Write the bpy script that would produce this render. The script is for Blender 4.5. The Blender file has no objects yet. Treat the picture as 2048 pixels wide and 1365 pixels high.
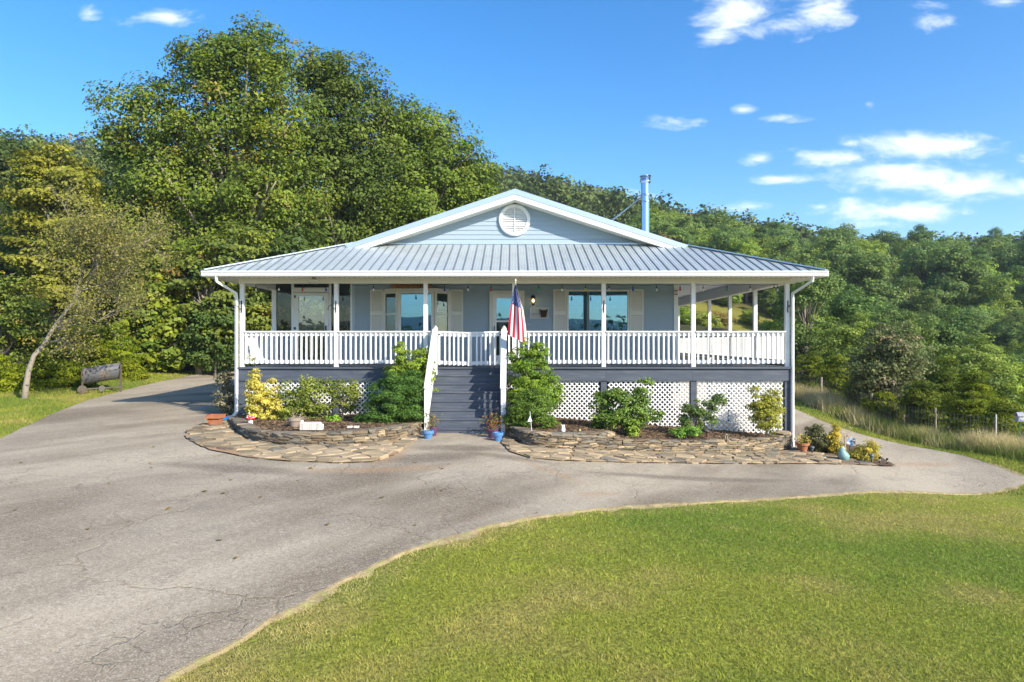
import bpy, math, random
import numpy as np
from mathutils import Vector, Matrix
from mathutils.geometry import delaunay_2d_cdt
random.seed(7)
RNG = np.random.default_rng(11)
S = bpy.context.scene
C = S.collection

# ------------------------------------------------------------------ camera, world, sun, exposure
E = 2.10                      # eye height
F = 1365.0                    # focal length in pixels of the 2048 px wide photograph
cam_d = bpy.data.cameras.new('camera'); cam_d.lens = 24.0; cam_d.sensor_width = 36.0
cam_d.clip_start = 0.1; cam_d.clip_end = 9000
cam = bpy.data.objects.new('camera', cam_d); C.objects.link(cam)
cam.location = (0, 0, E); cam.rotation_euler = (math.radians(90), 0, 0)
S.camera = cam
S.view_settings.view_transform = 'Standard'; S.view_settings.look = 'None'
S.view_settings.gamma = 1.0; S.view_settings.use_curve_mapping = False
S.view_settings.exposure = 0.78
SUN = Vector((4.66, -4.13, 3.60)).normalized()
sun_d = bpy.data.lights.new('sun', 'SUN'); sun_d.energy = 4.6; sun_d.angle = math.radians(0.5)
sun_d.color = (1.0, 0.92, 0.79)
sun = bpy.data.objects.new('sun', sun_d); C.objects.link(sun)
sun.location = (30, -30, 40); sun.rotation_mode = 'QUATERNION'; sun.rotation_quaternion = SUN.to_track_quat('Z', 'Y')

W = bpy.data.worlds.new('World'); S.world = W; W.use_nodes = True
def build_world():
    nt = W.node_tree; N = nt.nodes; L = nt.links; N.clear()
    out = N.new('ShaderNodeOutputWorld'); bg = N.new('ShaderNodeBackground'); bg.inputs[1].default_value = 0.112
    L.new(bg.outputs[0], out.inputs[0])
    sky = N.new('ShaderNodeTexSky'); sky.sky_type = 'NISHITA'; sky.sun_disc = False
    sky.sun_elevation = math.asin(SUN.z); sky.sun_rotation = math.atan2(SUN.x, SUN.y)
    sky.air_density = 1.0; sky.dust_density = 0.8; sky.ozone_density = 2.0
    hsv = N.new('ShaderNodeHueSaturation'); hsv.inputs['Hue'].default_value = 0.5; hsv.inputs['Saturation'].default_value = 1.30
    hsv.inputs['Value'].default_value = 1.2
    mulc = N.new('ShaderNodeVectorMath'); mulc.operation = 'MULTIPLY'; L.new(sky.outputs[0], mulc.inputs[0]); mulc.inputs[1].default_value = (.98, 1.05, 1.15)
    L.new(mulc.outputs[0], hsv.inputs['Color'])
    geo = N.new('ShaderNodeTexCoord'); sep = N.new('ShaderNodeSeparateXYZ'); L.new(geo.outputs['Generated'], sep.inputs[0])
    def m(op, a, b=None, c=None, clamp=False):
        n = N.new('ShaderNodeMath'); n.operation = op; n.use_clamp = clamp
        for i, v in enumerate((a, b, c)):
            if v is None: continue
            if isinstance(v, (int, float)): n.inputs[i].default_value = v
            else: L.new(v, n.inputs[i])
        return n.outputs[0]
    yy = m('MAXIMUM', sep.outputs[1], 0.08)
    u = m('DIVIDE', sep.outputs[0], yy); v = m('DIVIDE', sep.outputs[2], yy)
    uv = N.new('ShaderNodeCombineXYZ'); L.new(u, uv.inputs[0]); L.new(v, uv.inputs[1])
    # cloud banks: (bearing, height, half width, half height, strength) in tangents of the view direction
    blobs = []
    for px, py, a, b, s in [(1480,25,110,34,.9),(1640,22,60,30,1.0),(1560,50,80,26,.9),(1440,75,50,18,.8),(1870,40,48,26,.55),(1840,16,40,12,.4),
        (2010,4,40,10,.6),(335,33,60,17,.9),(240,48,26,12,.55),(182,28,24,16,.5),(1345,246,55,15,.85),(1485,220,28,9,.75),(1555,238,60,8,.7),(1738,208,16,7,.55),
        (1515,319,32,12,.95),(1655,316,90,17,.95),(1700,287,24,8,.8),(1845,293,135,24,1.0),(1820,352,160,28,1.08),(1930,378,120,22,1.05),(1570,360,56,10,.85),
        (1500,413,70,9,.8),(1775,424,128,22,1.0),(1640,414,26,7,.75),(1268,412,48,28,1.0),(2070,372,60,16,.9),(1930,428,30,8,.5),(1770,448,80,14,.8),
        (2250,330,180,30,.9),(-250,120,120,30,.8),(2500,150,200,40,.8),(-500,300,160,30,.8),(900,-400,220,60,.7)]:
        blobs.append(((px-1024)/F, (682.5-py)/F, a/F*1.55, b/F*1.75, s))
    acc = None
    for (bu, bv, a, b, s) in blobs:
        d = N.new('ShaderNodeVectorMath'); d.operation = 'SUBTRACT'; L.new(uv.outputs[0], d.inputs[0]); d.inputs[1].default_value = (bu, bv, 0)
        k = N.new('ShaderNodeVectorMath'); k.operation = 'MULTIPLY'; L.new(d.outputs[0], k.inputs[0]); k.inputs[1].default_value = (1/a, 1/b, 0)
        ln = N.new('ShaderNodeVectorMath'); ln.operation = 'LENGTH'; L.new(k.outputs[0], ln.inputs[0])
        w = m('MULTIPLY', m('SUBTRACT', 1.0, ln.outputs['Value'], clamp=True), s)
        acc = w if acc is None else m('MAXIMUM', acc, w)
    front = m('GREATER_THAN', sep.outputs[1], 0.08)
    acc = m('MULTIPLY', acc, front)
    nz = N.new('ShaderNodeTexNoise'); nz.inputs['Scale'].default_value = 1.0; nz.inputs['Detail'].default_value = 9; nz.inputs['Roughness'].default_value = .62; nz.inputs['Distortion'].default_value = .35
    mp = N.new('ShaderNodeMapping'); mp.inputs['Scale'].default_value = (13, 30, 1); mp.inputs['Rotation'].default_value = (0, 0, .12); L.new(uv.outputs[0], mp.inputs[0]); L.new(mp.outputs[0], nz.inputs['Vector'])
    dens = m('ADD', acc, m('MULTIPLY', m('SUBTRACT', nz.outputs[0], 0.5), 2.3))
    dens = m('MULTIPLY', dens, m('MULTIPLY', acc, 6.0, clamp=True))
    mr = N.new('ShaderNodeMapRange'); mr.interpolation_type = 'SMOOTHSTEP'
    mr.inputs['From Min'].default_value = .12; mr.inputs['From Max'].default_value = 1.25; mr.inputs['To Max'].default_value = .92
    L.new(dens, mr.inputs['Value'])
    # broken cloud over the rest of the sky
    zz = m('MAXIMUM', sep.outputs[2], 0.06)
    cb = N.new('ShaderNodeCombineXYZ'); L.new(m('DIVIDE', sep.outputs[0], zz), cb.inputs[0]); L.new(m('DIVIDE', sep.outputs[1], zz), cb.inputs[1])
    n2 = N.new('ShaderNodeTexNoise'); n2.inputs['Scale'].default_value = .8; n2.inputs['Detail'].default_value = 6; L.new(cb.outputs[0], n2.inputs['Vector'])
    r2 = N.new('ShaderNodeMapRange'); r2.interpolation_type = 'SMOOTHSTEP'; r2.inputs['From Min'].default_value = .6; r2.inputs['From Max'].default_value = .78; r2.inputs['To Max'].default_value = .8
    L.new(n2.outputs[0], r2.inputs['Value'])
    cov = m('MAXIMUM', mr.outputs[0], m('MULTIPLY', r2.outputs[0], m('SUBTRACT', 1.0, front)))
    mix = N.new('ShaderNodeMix'); mix.data_type = 'RGBA'; L.new(cov, mix.inputs[0]); L.new(hsv.outputs[0], mix.inputs[6]); mix.inputs[7].default_value = (7.6, 7.9, 8.3, 1)
    L.new(mix.outputs[2], bg.inputs[0])
build_world()

def haze():
    m = bpy.data.materials.new('thin_haze'); m.use_nodes = True; nt = m.node_tree; nt.nodes.clear()
    out = nt.nodes.new('ShaderNodeOutputMaterial'); v = nt.nodes.new('ShaderNodeVolumePrincipled'); v.inputs['Density'].default_value = .00036; v.inputs['Color'].default_value = (.86,.92,1.0,1); v.inputs['Anisotropy'].default_value = .2
    nt.links.new(v.outputs[0], out.inputs['Volume'])
    x0, x1, y0, y1, z0, z1 = -1250, 1250, -1250, 1250, -42, 72
    me = bpy.data.meshes.new('haze'); me.from_pydata([(x0,y0,z0),(x1,y0,z0),(x1,y1,z0),(x0,y1,z0),(x0,y0,z1),(x1,y0,z1),(x1,y1,z1),(x0,y1,z1)], [], [(0,3,2,1),(4,5,6,7),(0,1,5,4),(1,2,6,5),(2,3,7,6),(3,0,4,7)]); me.materials.append(m)
    o = bpy.data.objects.new('haze', me); C.objects.link(o); o['kind'] = 'stuff'
haze()
# ------------------------------------------------------------------ small helpers
def lin(r, g, b):
    f = lambda c: c/12.92 if c <= .04045 else ((c+.055)/1.055)**2.4
    return (f(r/255), f(g/255), f(b/255))
def WP(px, py, Y):            # the place at depth Y seen at a photograph pixel
    return Vector(((px-1024)/F*Y, Y, E+(682.5-py)/F*Y))
def WX(px, Y): return (px-1024)/F*Y
def WZ(py, Y): return E+(682.5-py)/F*Y

MATS = {}
def node_mat(name):
    m = bpy.data.materials.new(name); m.use_nodes = True
    nt = m.node_tree; nt.nodes.clear()
    out = nt.nodes.new('ShaderNodeOutputMaterial')
    return m, nt, out
def M(name, col, rough=.6, var=.12, scale=6.0, bump=0.0, bscale=60.0, metal=0.0, spec=.35, stretch=(1,1,1), dirt=None, dirt_amt=.0, dscale=1.5, emit=0):
    """noise-mottled Principled material on object coordinates"""
    if name in MATS: return MATS[name]
    m, nt, out = node_mat(name); N = nt.nodes; L = nt.links
    p = N.new('ShaderNodeBsdfPrincipled'); L.new(p.outputs[0], out.inputs[0])
    p.inputs['Roughness'].default_value = rough; p.inputs['Metallic'].default_value = metal; p.inputs['Specular IOR Level'].default_value = spec
    tc = N.new('ShaderNodeTexCoord'); mp = N.new('ShaderNodeMapping'); mp.inputs['Scale'].default_value = stretch
    L.new(tc.outputs['Object'], mp.inputs[0])
    oi = N.new('ShaderNodeObjectInfo')
    add = N.new('ShaderNodeVectorMath'); add.operation = 'ADD'; L.new(mp.outputs[0], add.inputs[0]); 
    sc = N.new('ShaderNodeVectorMath'); sc.operation = 'SCALE'; sc.inputs[0].default_value = (31, 17, 23); L.new(oi.outputs['Random'], sc.inputs['Scale']); L.new(sc.outputs[0], add.inputs[1])
    nz = N.new('ShaderNodeTexNoise'); nz.inputs['Scale'].default_value = scale; nz.inputs['Detail'].default_value = 5; L.new(add.outputs[0], nz.inputs['Vector'])
    mx = N.new('ShaderNodeMix'); mx.data_type = 'RGBA'; L.new(nz.outputs[0], mx.inputs[0])
    mx.inputs[6].default_value = tuple(c*(1-var*1.6) for c in col)+(1,); mx.inputs[7].default_value = tuple(min(.95, c*(1+var*1.6)) for c in col)+(1,)
    colout = mx.outputs[2]
    if dirt:
        n3 = N.new('ShaderNodeTexNoise'); n3.inputs['Scale'].default_value = dscale; n3.inputs['Detail'].default_value = 7; L.new(add.outputs[0], n3.inputs['Vector'])
        r = N.new('ShaderNodeMapRange'); r.inputs['From Min'].default_value = .5; r.inputs['From Max'].default_value = .72; r.inputs['To Max'].default_value = dirt_amt
        L.new(n3.outputs[0], r.inputs['Value'])
        m2 = N.new('ShaderNodeMix'); m2.data_type = 'RGBA'; L.new(r.outputs[0], m2.inputs[0]); L.new(colout, m2.inputs[6]); m2.inputs[7].default_value = tuple(dirt)+(1,)
        colout = m2.outputs[2]
    L.new(colout, p.inputs['Base Color'])
    if bump > 0:
        nb = N.new('ShaderNodeTexNoise'); nb.inputs['Scale'].default_value = bscale; nb.inputs['Detail'].default_value = 4; L.new(add.outputs[0], nb.inputs['Vector'])
        b = N.new('ShaderNodeBump'); b.inputs['Strength'].default_value = bump; b.inputs['Distance'].default_value = .02; L.new(nb.outputs[0], b.inputs['Height']); L.new(b.outputs[0], p.inputs['Normal'])
    if emit:
        p.inputs['Emission Color'].default_value = tuple(col)+(1,); p.inputs['Emission Strength'].default_value = emit
    MATS[name] = m; return m
def foliage_mat(name, trans=.28, rough=.5, hue=.012, val=.16, spec=.3):
    """leaf material: colour from the mesh attribute Col, varied per object, some light passing through"""
    if name in MATS: return MATS[name]
    m, nt, out = node_mat(name); N = nt.nodes; L = nt.links
    at = N.new('ShaderNodeAttribute'); at.attribute_name = 'Col'
    oi = N.new('ShaderNodeObjectInfo'); h = N.new('ShaderNodeHueSaturation')
    a = N.new('ShaderNodeMapRange'); a.inputs['To Min'].default_value = .5-hue; a.inputs['To Max'].default_value = .5+hue; L.new(oi.outputs['Random'], a.inputs['Value'])
    wn = N.new('ShaderNodeTexWhiteNoise'); wn.noise_dimensions = '1D'; L.new(oi.outputs['Random'], wn.inputs['W'])
    b = N.new('ShaderNodeMapRange'); b.inputs['To Min'].default_value = 1-val; b.inputs['To Max'].default_value = 1+val; L.new(wn.outputs['Value'], b.inputs['Value'])
    L.new(a.outputs[0], h.inputs['Hue']); L.new(b.outputs[0], h.inputs['Value']); L.new(at.outputs['Color'], h.inputs['Color'])
    p = N.new('ShaderNodeBsdfPrincipled'); p.inputs['Roughness'].default_value = rough; p.inputs['Specular IOR Level'].default_value = spec
    t = N.new('ShaderNodeBsdfTranslucent'); mx = N.new('ShaderNodeMixShader'); mx.inputs[0].default_value = trans
    L.new(h.outputs[0], p.inputs['Base Color']); L.new(h.outputs[0], t.inputs['Color'])
    L.new(p.outputs[0], mx.inputs[1]); L.new(t.outputs[0], mx.inputs[2]); L.new(mx.outputs[0], out.inputs[0])
    MATS[name] = m; return m

def world_loc(o):
    v = Vector((0, 0, 0))
    while o is not None: v += o.location; o = o.parent
    return v
def tag(o, label=None, cat=None, group=None, kind=None):
    if label: o['label'] = label
    if cat: o['category'] = cat
    if group: o['group'] = group
    if kind: o['kind'] = kind
    return o
def thing(name, label, cat, loc=(0,0,0), group=None):
    o = bpy.data.objects.new(name, None); C.objects.link(o); o.location = loc; o.empty_display_size = .2
    return tag(o, label, cat, group)
def copy_tree(o, parent=None):
    c = o.copy(); C.objects.link(c)
    if parent is not None: c.parent = parent
    for ch in [k for k in o.children]: copy_tree(ch, c)
    return c
def mesh_np(name, V, Fq, cols=None, smooth=False, attr_domain='FACE'):
    """mesh from numpy vertices and equal-sized faces"""
    me = bpy.data.meshes.new(name); V = np.asarray(V, np.float32); Fq = np.asarray(Fq, np.int32); n, k = Fq.shape
    me.vertices.add(len(V)); me.vertices.foreach_set('co', V.ravel())
    me.loops.add(n*k); me.loops.foreach_set('vertex_index', Fq.ravel())
    me.polygons.add(n); me.polygons.foreach_set('loop_start', np.arange(0, n*k, k, dtype=np.int32))
    if smooth: me.polygons.foreach_set('use_smooth', np.ones(n, bool))
    if cols is not None:
        a = me.attributes.new('Col', 'FLOAT_COLOR', attr_domain); c4 = np.ones((len(cols), 4), np.float32); c4[:, :3] = cols
        a.data.foreach_set('color', c4.ravel())
    me.update(calc_edges=True); return me
def place(name, me, mat, parent=None, loc=(0,0,0)):
    if mat is not None and not me.materials: me.materials.append(mat)
    o = bpy.data.objects.new(name, me); C.objects.link(o); o.location = loc
    if parent is not None: o.parent = parent
    return o

class MB:
    """collects shapes in world coordinates; build() links them as one mesh object"""
    def __init__(s): s.v = []; s.f = []; s.mi = []
    def add(s, vs, fs, mi=0):
        b = len(s.v); s.v += [tuple(v) for v in vs]; s.f += [tuple(i+b for i in f) for f in fs]; s.mi += [mi]*len(fs); return s
    def box(s, x0, x1, y0, y1, z0, z1, mi=0):
        return s.add([(x0,y0,z0),(x1,y0,z0),(x1,y1,z0),(x0,y1,z0),(x0,y0,z1),(x1,y0,z1),(x1,y1,z1),(x0,y1,z1)],
                     [(0,3,2,1),(4,5,6,7),(0,1,5,4),(1,2,6,5),(2,3,7,6),(3,0,4,7)], mi)
    def bar(s, a, b, w, h, up=(0,0,1), mi=0):   # box along a-b, w across, h along up
        a = Vector(a); b = Vector(b); d = (b-a).normalized(); u = Vector(up)
        if abs(d.dot(u)) > .98: u = Vector((0,1,0))
        r = d.cross(u).normalized(); u = r.cross(d).normalized()
        vs = []
        for p in (a, b):
            for sx, sz in ((-1,-1),(1,-1),(1,1),(-1,1)): vs.append(p+r*(w/2*sx)+u*(h/2*sz))
        return s.add(vs, [(3,2,1,0),(4,5,6,7),(0,1,5,4),(1,2,6,5),(2,3,7,6),(3,0,4,7)], mi)
    def prism(s, poly, d, mi=0):                # poly: list of 3-D points, d: extrusion vector
        n = len(poly); d = Vector(d); p = [Vector(q) for q in poly]
        vs = p+[q+d for q in p]
        fs = [tuple(range(n))[::-1], tuple(range(n, 2*n))]+[(i, (i+1)%n, (i+1)%n+n, i+n) for i in range(n)]
        return s.add(vs, fs, mi)
    def tube(s, pts, rad, n=8, mi=0, cap=True):
        pts = [Vector(p) for p in pts]; k = len(pts)
        if not hasattr(rad, '__len__'): rad = [rad]*k
        b = len(s.v); prev = None
        for i, p in enumerate(pts):
            d = (pts[min(i+1,k-1)]-pts[max(i-1,0)])
            d = d.normalized() if d.length > 1e-9 else Vector((0,0,1))
            if prev is None:
                a = Vector((1,0,0)) if abs(d.x) < .8 else Vector((0,1,0)); r = d.cross(a).normalized()
            else:
                r = (prev-d*prev.dot(d)); r = r.normalized() if r.length > 1e-6 else d.cross(Vector((1,0,0))).normalized()
            prev = r; q = d.cross(r)
            for j in range(n):
                t = 2*math.pi*j/n; s.v.append(tuple(p+(r*math.cos(t)+q*math.sin(t))*rad[i]))
        for i in range(k-1):
            for j in range(n):
                j2 = (j+1)%n; s.f.append((b+i*n+j, b+i*n+j2, b+(i+1)*n+j2, b+(i+1)*n+j)); s.mi.append(mi)
        if cap:
            s.f.append(tuple(b+j for j in range(n))[::-1]); s.mi.append(mi)
            s.f.append(tuple(b+(k-1)*n+j for j in range(n))); s.mi.append(mi)
        return s
    def lathe(s, prof, c, n=16, mi=0, axis='z', sy=1.0):   # prof: (radius, height) pairs
        c = Vector(c); b = len(s.v); k = len(prof)
        for r, h in prof:
            for j in range(n):
                t = 2*math.pi*j/n; x, y = r*math.cos(t), r*math.sin(t)*sy
                s.v.append(tuple(c+(Vector((x, y, h)) if axis == 'z' else Vector((x, h, y)))))
        for i in range(k-1):
            for j in range(n):
                j2 = (j+1)%n; f = (b+i*n+j, b+i*n+j2, b+(i+1)*n+j2, b+(i+1)*n+j)
                s.f.append(f if axis == 'z' else f[::-1]); s.mi.append(mi)
        s.f.append(tuple(b+j for j in range(n))[::-1]); s.mi.append(mi)
        s.f.append(tuple(b+(k-1)*n+j for j in range(n))); s.mi.append(mi)
        return s
    def build(s, name, mat, parent=None, smooth=False, bevel=0, **props):
        me = bpy.data.meshes.new(name); off = world_loc(parent) if parent is not None else Vector((0,0,0))
        me.from_pydata([tuple(Vector(v)-off) for v in s.v], [], s.f)
        for m in (mat if isinstance(mat, (list, tuple)) else [mat]): me.materials.append(m)
        me.polygons.foreach_set('material_index', s.mi)
        if smooth: me.polygons.foreach_set('use_smooth', [True]*len(s.f))
        me.update()
        o = bpy.data.objects.new(name, me); C.objects.link(o)
        if parent is not None: o.parent = parent
        if bevel:
            b = o.modifiers.new('bevel', 'BEVEL'); b.width = bevel; b.segments = 2; b.limit_method = 'ANGLE'
        for k, v in props.items(): o[k] = v
        return o

def hash2(i, j, seed):
    h = (i*374761393+j*668265263+seed*1274126177) & 0xFFFFFFFF
    h = ((h ^ (h >> 13))*1274126177) & 0xFFFFFFFF
    return ((h ^ (h >> 16)) & 0xFFFF)/65535.0
def vnoise(x, y, seed=0):
    x = np.asarray(x, float); y = np.asarray(y, float)
    i = np.floor(x).astype(np.int64); j = np.floor(y).astype(np.int64); fx = x-i; fy = y-j
    fx = fx*fx*(3-2*fx); fy = fy*fy*(3-2*fy)
    a = hash2(i, j, seed); b = hash2(i+1, j, seed); c = hash2(i, j+1, seed); d = hash2(i+1, j+1, seed)
    return (a*(1-fx)+b*fx)*(1-fy)+(c*(1-fx)+d*fx)*fy
def fbm(x, y, seed=0, o=4):
    r = 0; a = .5; t = 0
    for k in range(o):
        r = r+a*vnoise(x*2**k, y*2**k, seed+k*7); t += a; a *= .5
    return r/t

# ------------------------------------------------------------------ terrain
CTRL = np.array([(-6.9,17.3,.11),(-6.9,16.6,.10),(-6.8,14.15,.12),(-5.3,13.7,.08),(-3.6,13.3,.04),(-2.7,13.6,.03),(-2,14.8,.0),(-4.7,11.9,.05),(-2.9,11.5,0),
    (-1,15.3,-.02),(.8,14,-.15),(3.64,15.2,-.40),(6.5,16.3,-.58),(6.95,17.3,-.59),(7.6,15.2,-.65),(3.3,13.8,-.40),(.33,12.7,-.10),(10.5,14,-.75),(10.75,25.9,-.50),
    (12.5,16.6,-.85),(13.2,31.9,-.40),(-10.1,13.5,.15),(-12.2,20.75,.25),(-14,23,.25),(-14.1,34.7,.70),(-10,30,.4),(-2.2,4.4,-.1),(-1.13,6.87,-.05),(1.17,9.06,-.15),
    (3.7,10.66,-.40),(7.06,12.4,-.65),(10.3,13.8,-.80),(3.6,4.8,-.3),(8,8,-.6),(-6,5,.05),(-10,8,.1),(0,24,0),(0,31,.3),(7,25,-.45),(-7,25,.25),(12,10,-.95),(14,6,-1.2),
    (16,12,-1.7),(17,18,-2.0),(17,30,-1.6),(20,20,-3.4),(21,35,-3.4),(30,25,-7),(36,45,-7.5),(30,62,-3.5),(27,70,-.2),(30,82,3.8),(31,92,7),(50,60,-4),(60,100,5),(90,130,12),(90,60,-6),
    (40,112,10),(60,150,15),(90,170,14),(20,60,3),(10,60,3),(0,45,1.5),(0,80,9),(0,150,27),(5,250,48),(41,250,37),(83,250,29),(140,260,26),(60,320,20),(-20,40,2.2),(-17,28,.7),
    (-18,22,.3),(-40,50,6),(-60,120,24),(-80,200,44),(-140,200,50),(-30,20,.0),(-30,120,23),(-40,250,56),(-140,300,55),(0,400,40),(200,250,20),(160,140,14),(160,60,-5),(60,20,-12),(120,10,-18),
    (0,0,-.4),(10,0,-1.2),(-10,0,0),(0,-15,-2.5),(0,-50,-7),(70,-50,-9),(-70,-50,-7),(0,-150,-9),(-150,60,8),(-100,20,0),(600,0,-20),(-600,0,20),(0,-600,-40),(0,900,40),(600,600,20),(-600,600,60),(600,-600,-40),(-600,-600,-30)])
def _mq(d2): return np.sqrt(d2+2.2**2)
_P = CTRL[:, :2]; _n = len(CTRL)
_A = np.zeros((_n+3, _n+3)); _A[:_n, :_n] = _mq(((_P[:, None]-_P[None])**2).sum(-1)); _A[:_n, _n] = 1; _A[:_n, _n+1:] = _P; _A[_n, :_n] = 1; _A[_n+1:, :_n] = _P.T
_Wt = np.linalg.solve(_A, np.r_[CTRL[:, 2], 0, 0, 0])
def gz(x, y):
    x = np.atleast_1d(np.asarray(x, float)); y = np.atleast_1d(np.asarray(y, float)); sh = x.shape; x = x.ravel(); y = y.ravel(); out = np.empty(len(x))
    for a in range(0, len(x), 20000):
        xs = x[a:a+20000]; ys = y[a:a+20000]
        out[a:a+20000] = _mq((xs[:, None]-_P[:, 0])**2+(ys[:, None]-_P[:, 1])**2) @ _Wt[:_n] + _Wt[_n] + _Wt[_n+1]*xs + _Wt[_n+2]*ys
    return np.clip(out, -40, 53).reshape(sh)
def g1(x, y): return float(gz(x, y)[0])
def GP(px, py):               # the ground point seen at a photograph pixel
    dx = (px-1024)/F; dz = (682.5-py)/F
    Y = np.arange(3, 60, .05); h = E+dz*Y-gz(dx*Y, Y); k = np.nonzero(h <= 0)[0]
    y = Y[k[0]] if len(k) else 30.0
    return Vector((dx*y, y, E+dz*y))

def axis_pts(lo, hi, step, far):
    a = list(np.arange(lo, hi+1e-6, step)); d = step; p = hi; q = lo
    while p < far: d *= 1.16; p += d; a.append(p)
    d = step
    while q > -far: d *= 1.16; q -= d; a.insert(0, q)
    return np.array(a)
def lawn_col(x, y):
    """base colours of the turf: greener and drier patches, dry rim along the asphalt"""
    n = fbm(x*.55, y*.8, 3, 4); n2 = fbm(x*2.1, y*2.1, 9, 3); n3 = fbm(x*.22+5, y*.3, 21, 3)
    t = np.clip((n*.6+n2*.25+n3*.35-.48)/.24, 0, 1)[:, None]
    green = np.array([.185, .250, .034]); olive = np.array([.300, .320, .048]); dry = np.array([.43, .34, .12])
    c = green*(1-t)+olive*t
    n4 = fbm(x*1.1+3, y*1.5, 33, 3); u = np.clip((n4*.6+n2*.2+n*.3-.60)/.14, 0, 1)[:, None]
    return c*(1-u*.55)+dry*u*.55
def ground():
    xs = axis_pts(-19, 19, .5, 950); ys = axis_pts(2, 38, .5, 950)
    X, Y = np.meshgrid(xs, ys); Z = gz(X, Y); nx = len(xs); ny = len(ys)
    V = np.stack([X.ravel(), Y.ravel(), Z.ravel()], 1)
    i = np.arange(nx*ny).reshape(ny, nx); Fq = np.stack([i[:-1,:-1], i[:-1,1:], i[1:,1:], i[1:,:-1]], -1).reshape(-1, 4)
    c = lawn_col(V[:, 0], V[:, 1])*.78
    forest = np.array([.060, .058, .026]); n = fbm(V[:,0]*.15, V[:,1]*.15, 40)
    near = (np.hypot(V[:,0]-0, (V[:,1]-16)*.8) < 21) & (V[:,0] < 15)
    meadow = (np.abs(V[:,0]-30) < 8) & (V[:,1] > 62) & (V[:,1] < 94)
    behind = V[:,1] < 2
    w = (near | meadow | behind)[:, None]
    c = np.where(w, c, forest*(.7+.6*n[:, None]))
    c = np.where(meadow[:, None], np.array([.20,.185,.035])*(.8+.4*n[:, None]), c)
    me = mesh_np('ground', V, Fq, c, smooth=True, attr_domain='POINT')
    m, nt, out = node_mat('turf_soil'); N = nt.nodes; L = nt.links
    p = N.new('ShaderNodeBsdfPrincipled'); p.inputs['Roughness'].default_value = .9; p.inputs['Specular IOR Level'].default_value = .1
    at = N.new('ShaderNodeAttribute'); at.attribute_name = 'Col'; tc = N.new('ShaderNodeTexCoord')
    nz = N.new('ShaderNodeTexNoise'); nz.inputs['Scale'].default_value = 24; nz.inputs['Detail'].default_value = 6; L.new(tc.outputs['Object'], nz.inputs['Vector'])
    mr = N.new('ShaderNodeMapRange'); mr.inputs['From Min'].default_value = .3; mr.inputs['From Max'].default_value = .7; mr.inputs['To Min'].default_value = .6; mr.inputs['To Max'].default_value = 1.3; L.new(nz.outputs[0], mr.inputs['Value'])
    sc = N.new('ShaderNodeVectorMath'); sc.operation = 'SCALE'; L.new(at.outputs['Color'], sc.inputs[0]); L.new(mr.outputs[0], sc.inputs['Scale']); L.new(sc.outputs[0], p.inputs['Base Color'])
    b = N.new('ShaderNodeBump'); b.inputs['Strength'].default_value = .8; b.inputs['Distance'].default_value = .04; L.new(nz.outputs[0], b.inputs['Height']); L.new(b.outputs[0], p.inputs['Normal'])
    L.new(p.outputs[0], out.inputs[0])
    tag(place('ground', me, m), kind='structure')
ground()

def inside(poly, x, y):
    x = np.asarray(x, float); y = np.asarray(y, float); r = np.zeros(x.shape, bool); n = len(poly)
    for k in range(n):
        x0, y0 = poly[k][0], poly[k][1]; x1, y1 = poly[(k+1)%n][0], poly[(k+1)%n][1]
        c = ((y0 > y) != (y1 > y)) & (x < (x1-x0)*(y-y0)/((y1-y0) if y1 != y0 else 1e-9)+x0); r ^= c
    return r
def densify(poly, step, jit=0, seed=0, closed=True):
    out = []; n = len(poly); r = random.Random(seed)
    for k in range(n if closed else n-1):
        a = Vector(poly[k][:2]); b = Vector(poly[(k+1)%n][:2]); m = max(1, int((b-a).length/step))
        for j in range(m):
            p = a.lerp(b, j/m); out.append((p.x+r.uniform(-jit, jit), p.y+r.uniform(-jit, jit)))
    if not closed: out.append(tuple(poly[-1][:2]))
    return out
def smooth_poly(poly, it=2, closed=True):
    p = [Vector(q[:2]) for q in poly]
    for _ in range(it):
        q = []; n = len(p)
        for k in range(n if closed else n-1):
            a, b = p[k], p[(k+1)%n]; q += [a.lerp(b, .25), a.lerp(b, .75)]
        if not closed: q = [p[0]]+q+[p[-1]]
        p = q
    return [tuple(v) for v in p]
def sheet(name, poly, zf, step, mat, parent=None, kind='structure'):
    """ground-hugging sheet filling an outline"""
    b = np.array(poly); lo = b.min(0); hi = b.max(0)
    gx, gy = np.meshgrid(np.arange(lo[0]+step/2, hi[0], step), np.arange(lo[1]+step/2, hi[1], step)); gx = gx.ravel(); gy = gy.ravel()
    k = inside(poly, gx, gy); pts = [Vector(p) for p in poly]+[Vector((x, y)) for x, y in zip(gx[k], gy[k])]
    n = len(poly); res = delaunay_2d_cdt(pts, [(i, (i+1)%n) for i in range(n)], [], 1, 1e-5)
    vs = np.array([tuple(v) for v in res[0]]); z = zf(vs[:, 0], vs[:, 1]); fs = [f for f in res[2]]
    me = bpy.data.meshes.new(name); me.from_pydata(np.c_[vs, z].tolist(), [], fs); me.materials.append(mat)
    me.polygons.foreach_set('use_smooth', [True]*len(me.polygons)); me.update()
    if len(me.polygons) and sum(q.normal.z for q in list(me.polygons)[:20]) < 0: me.flip_normals()
    o = bpy.data.objects.new(name, me); C.objects.link(o)
    if parent is not None: o.parent = parent
    if kind: o['kind'] = kind
    return o

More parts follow.
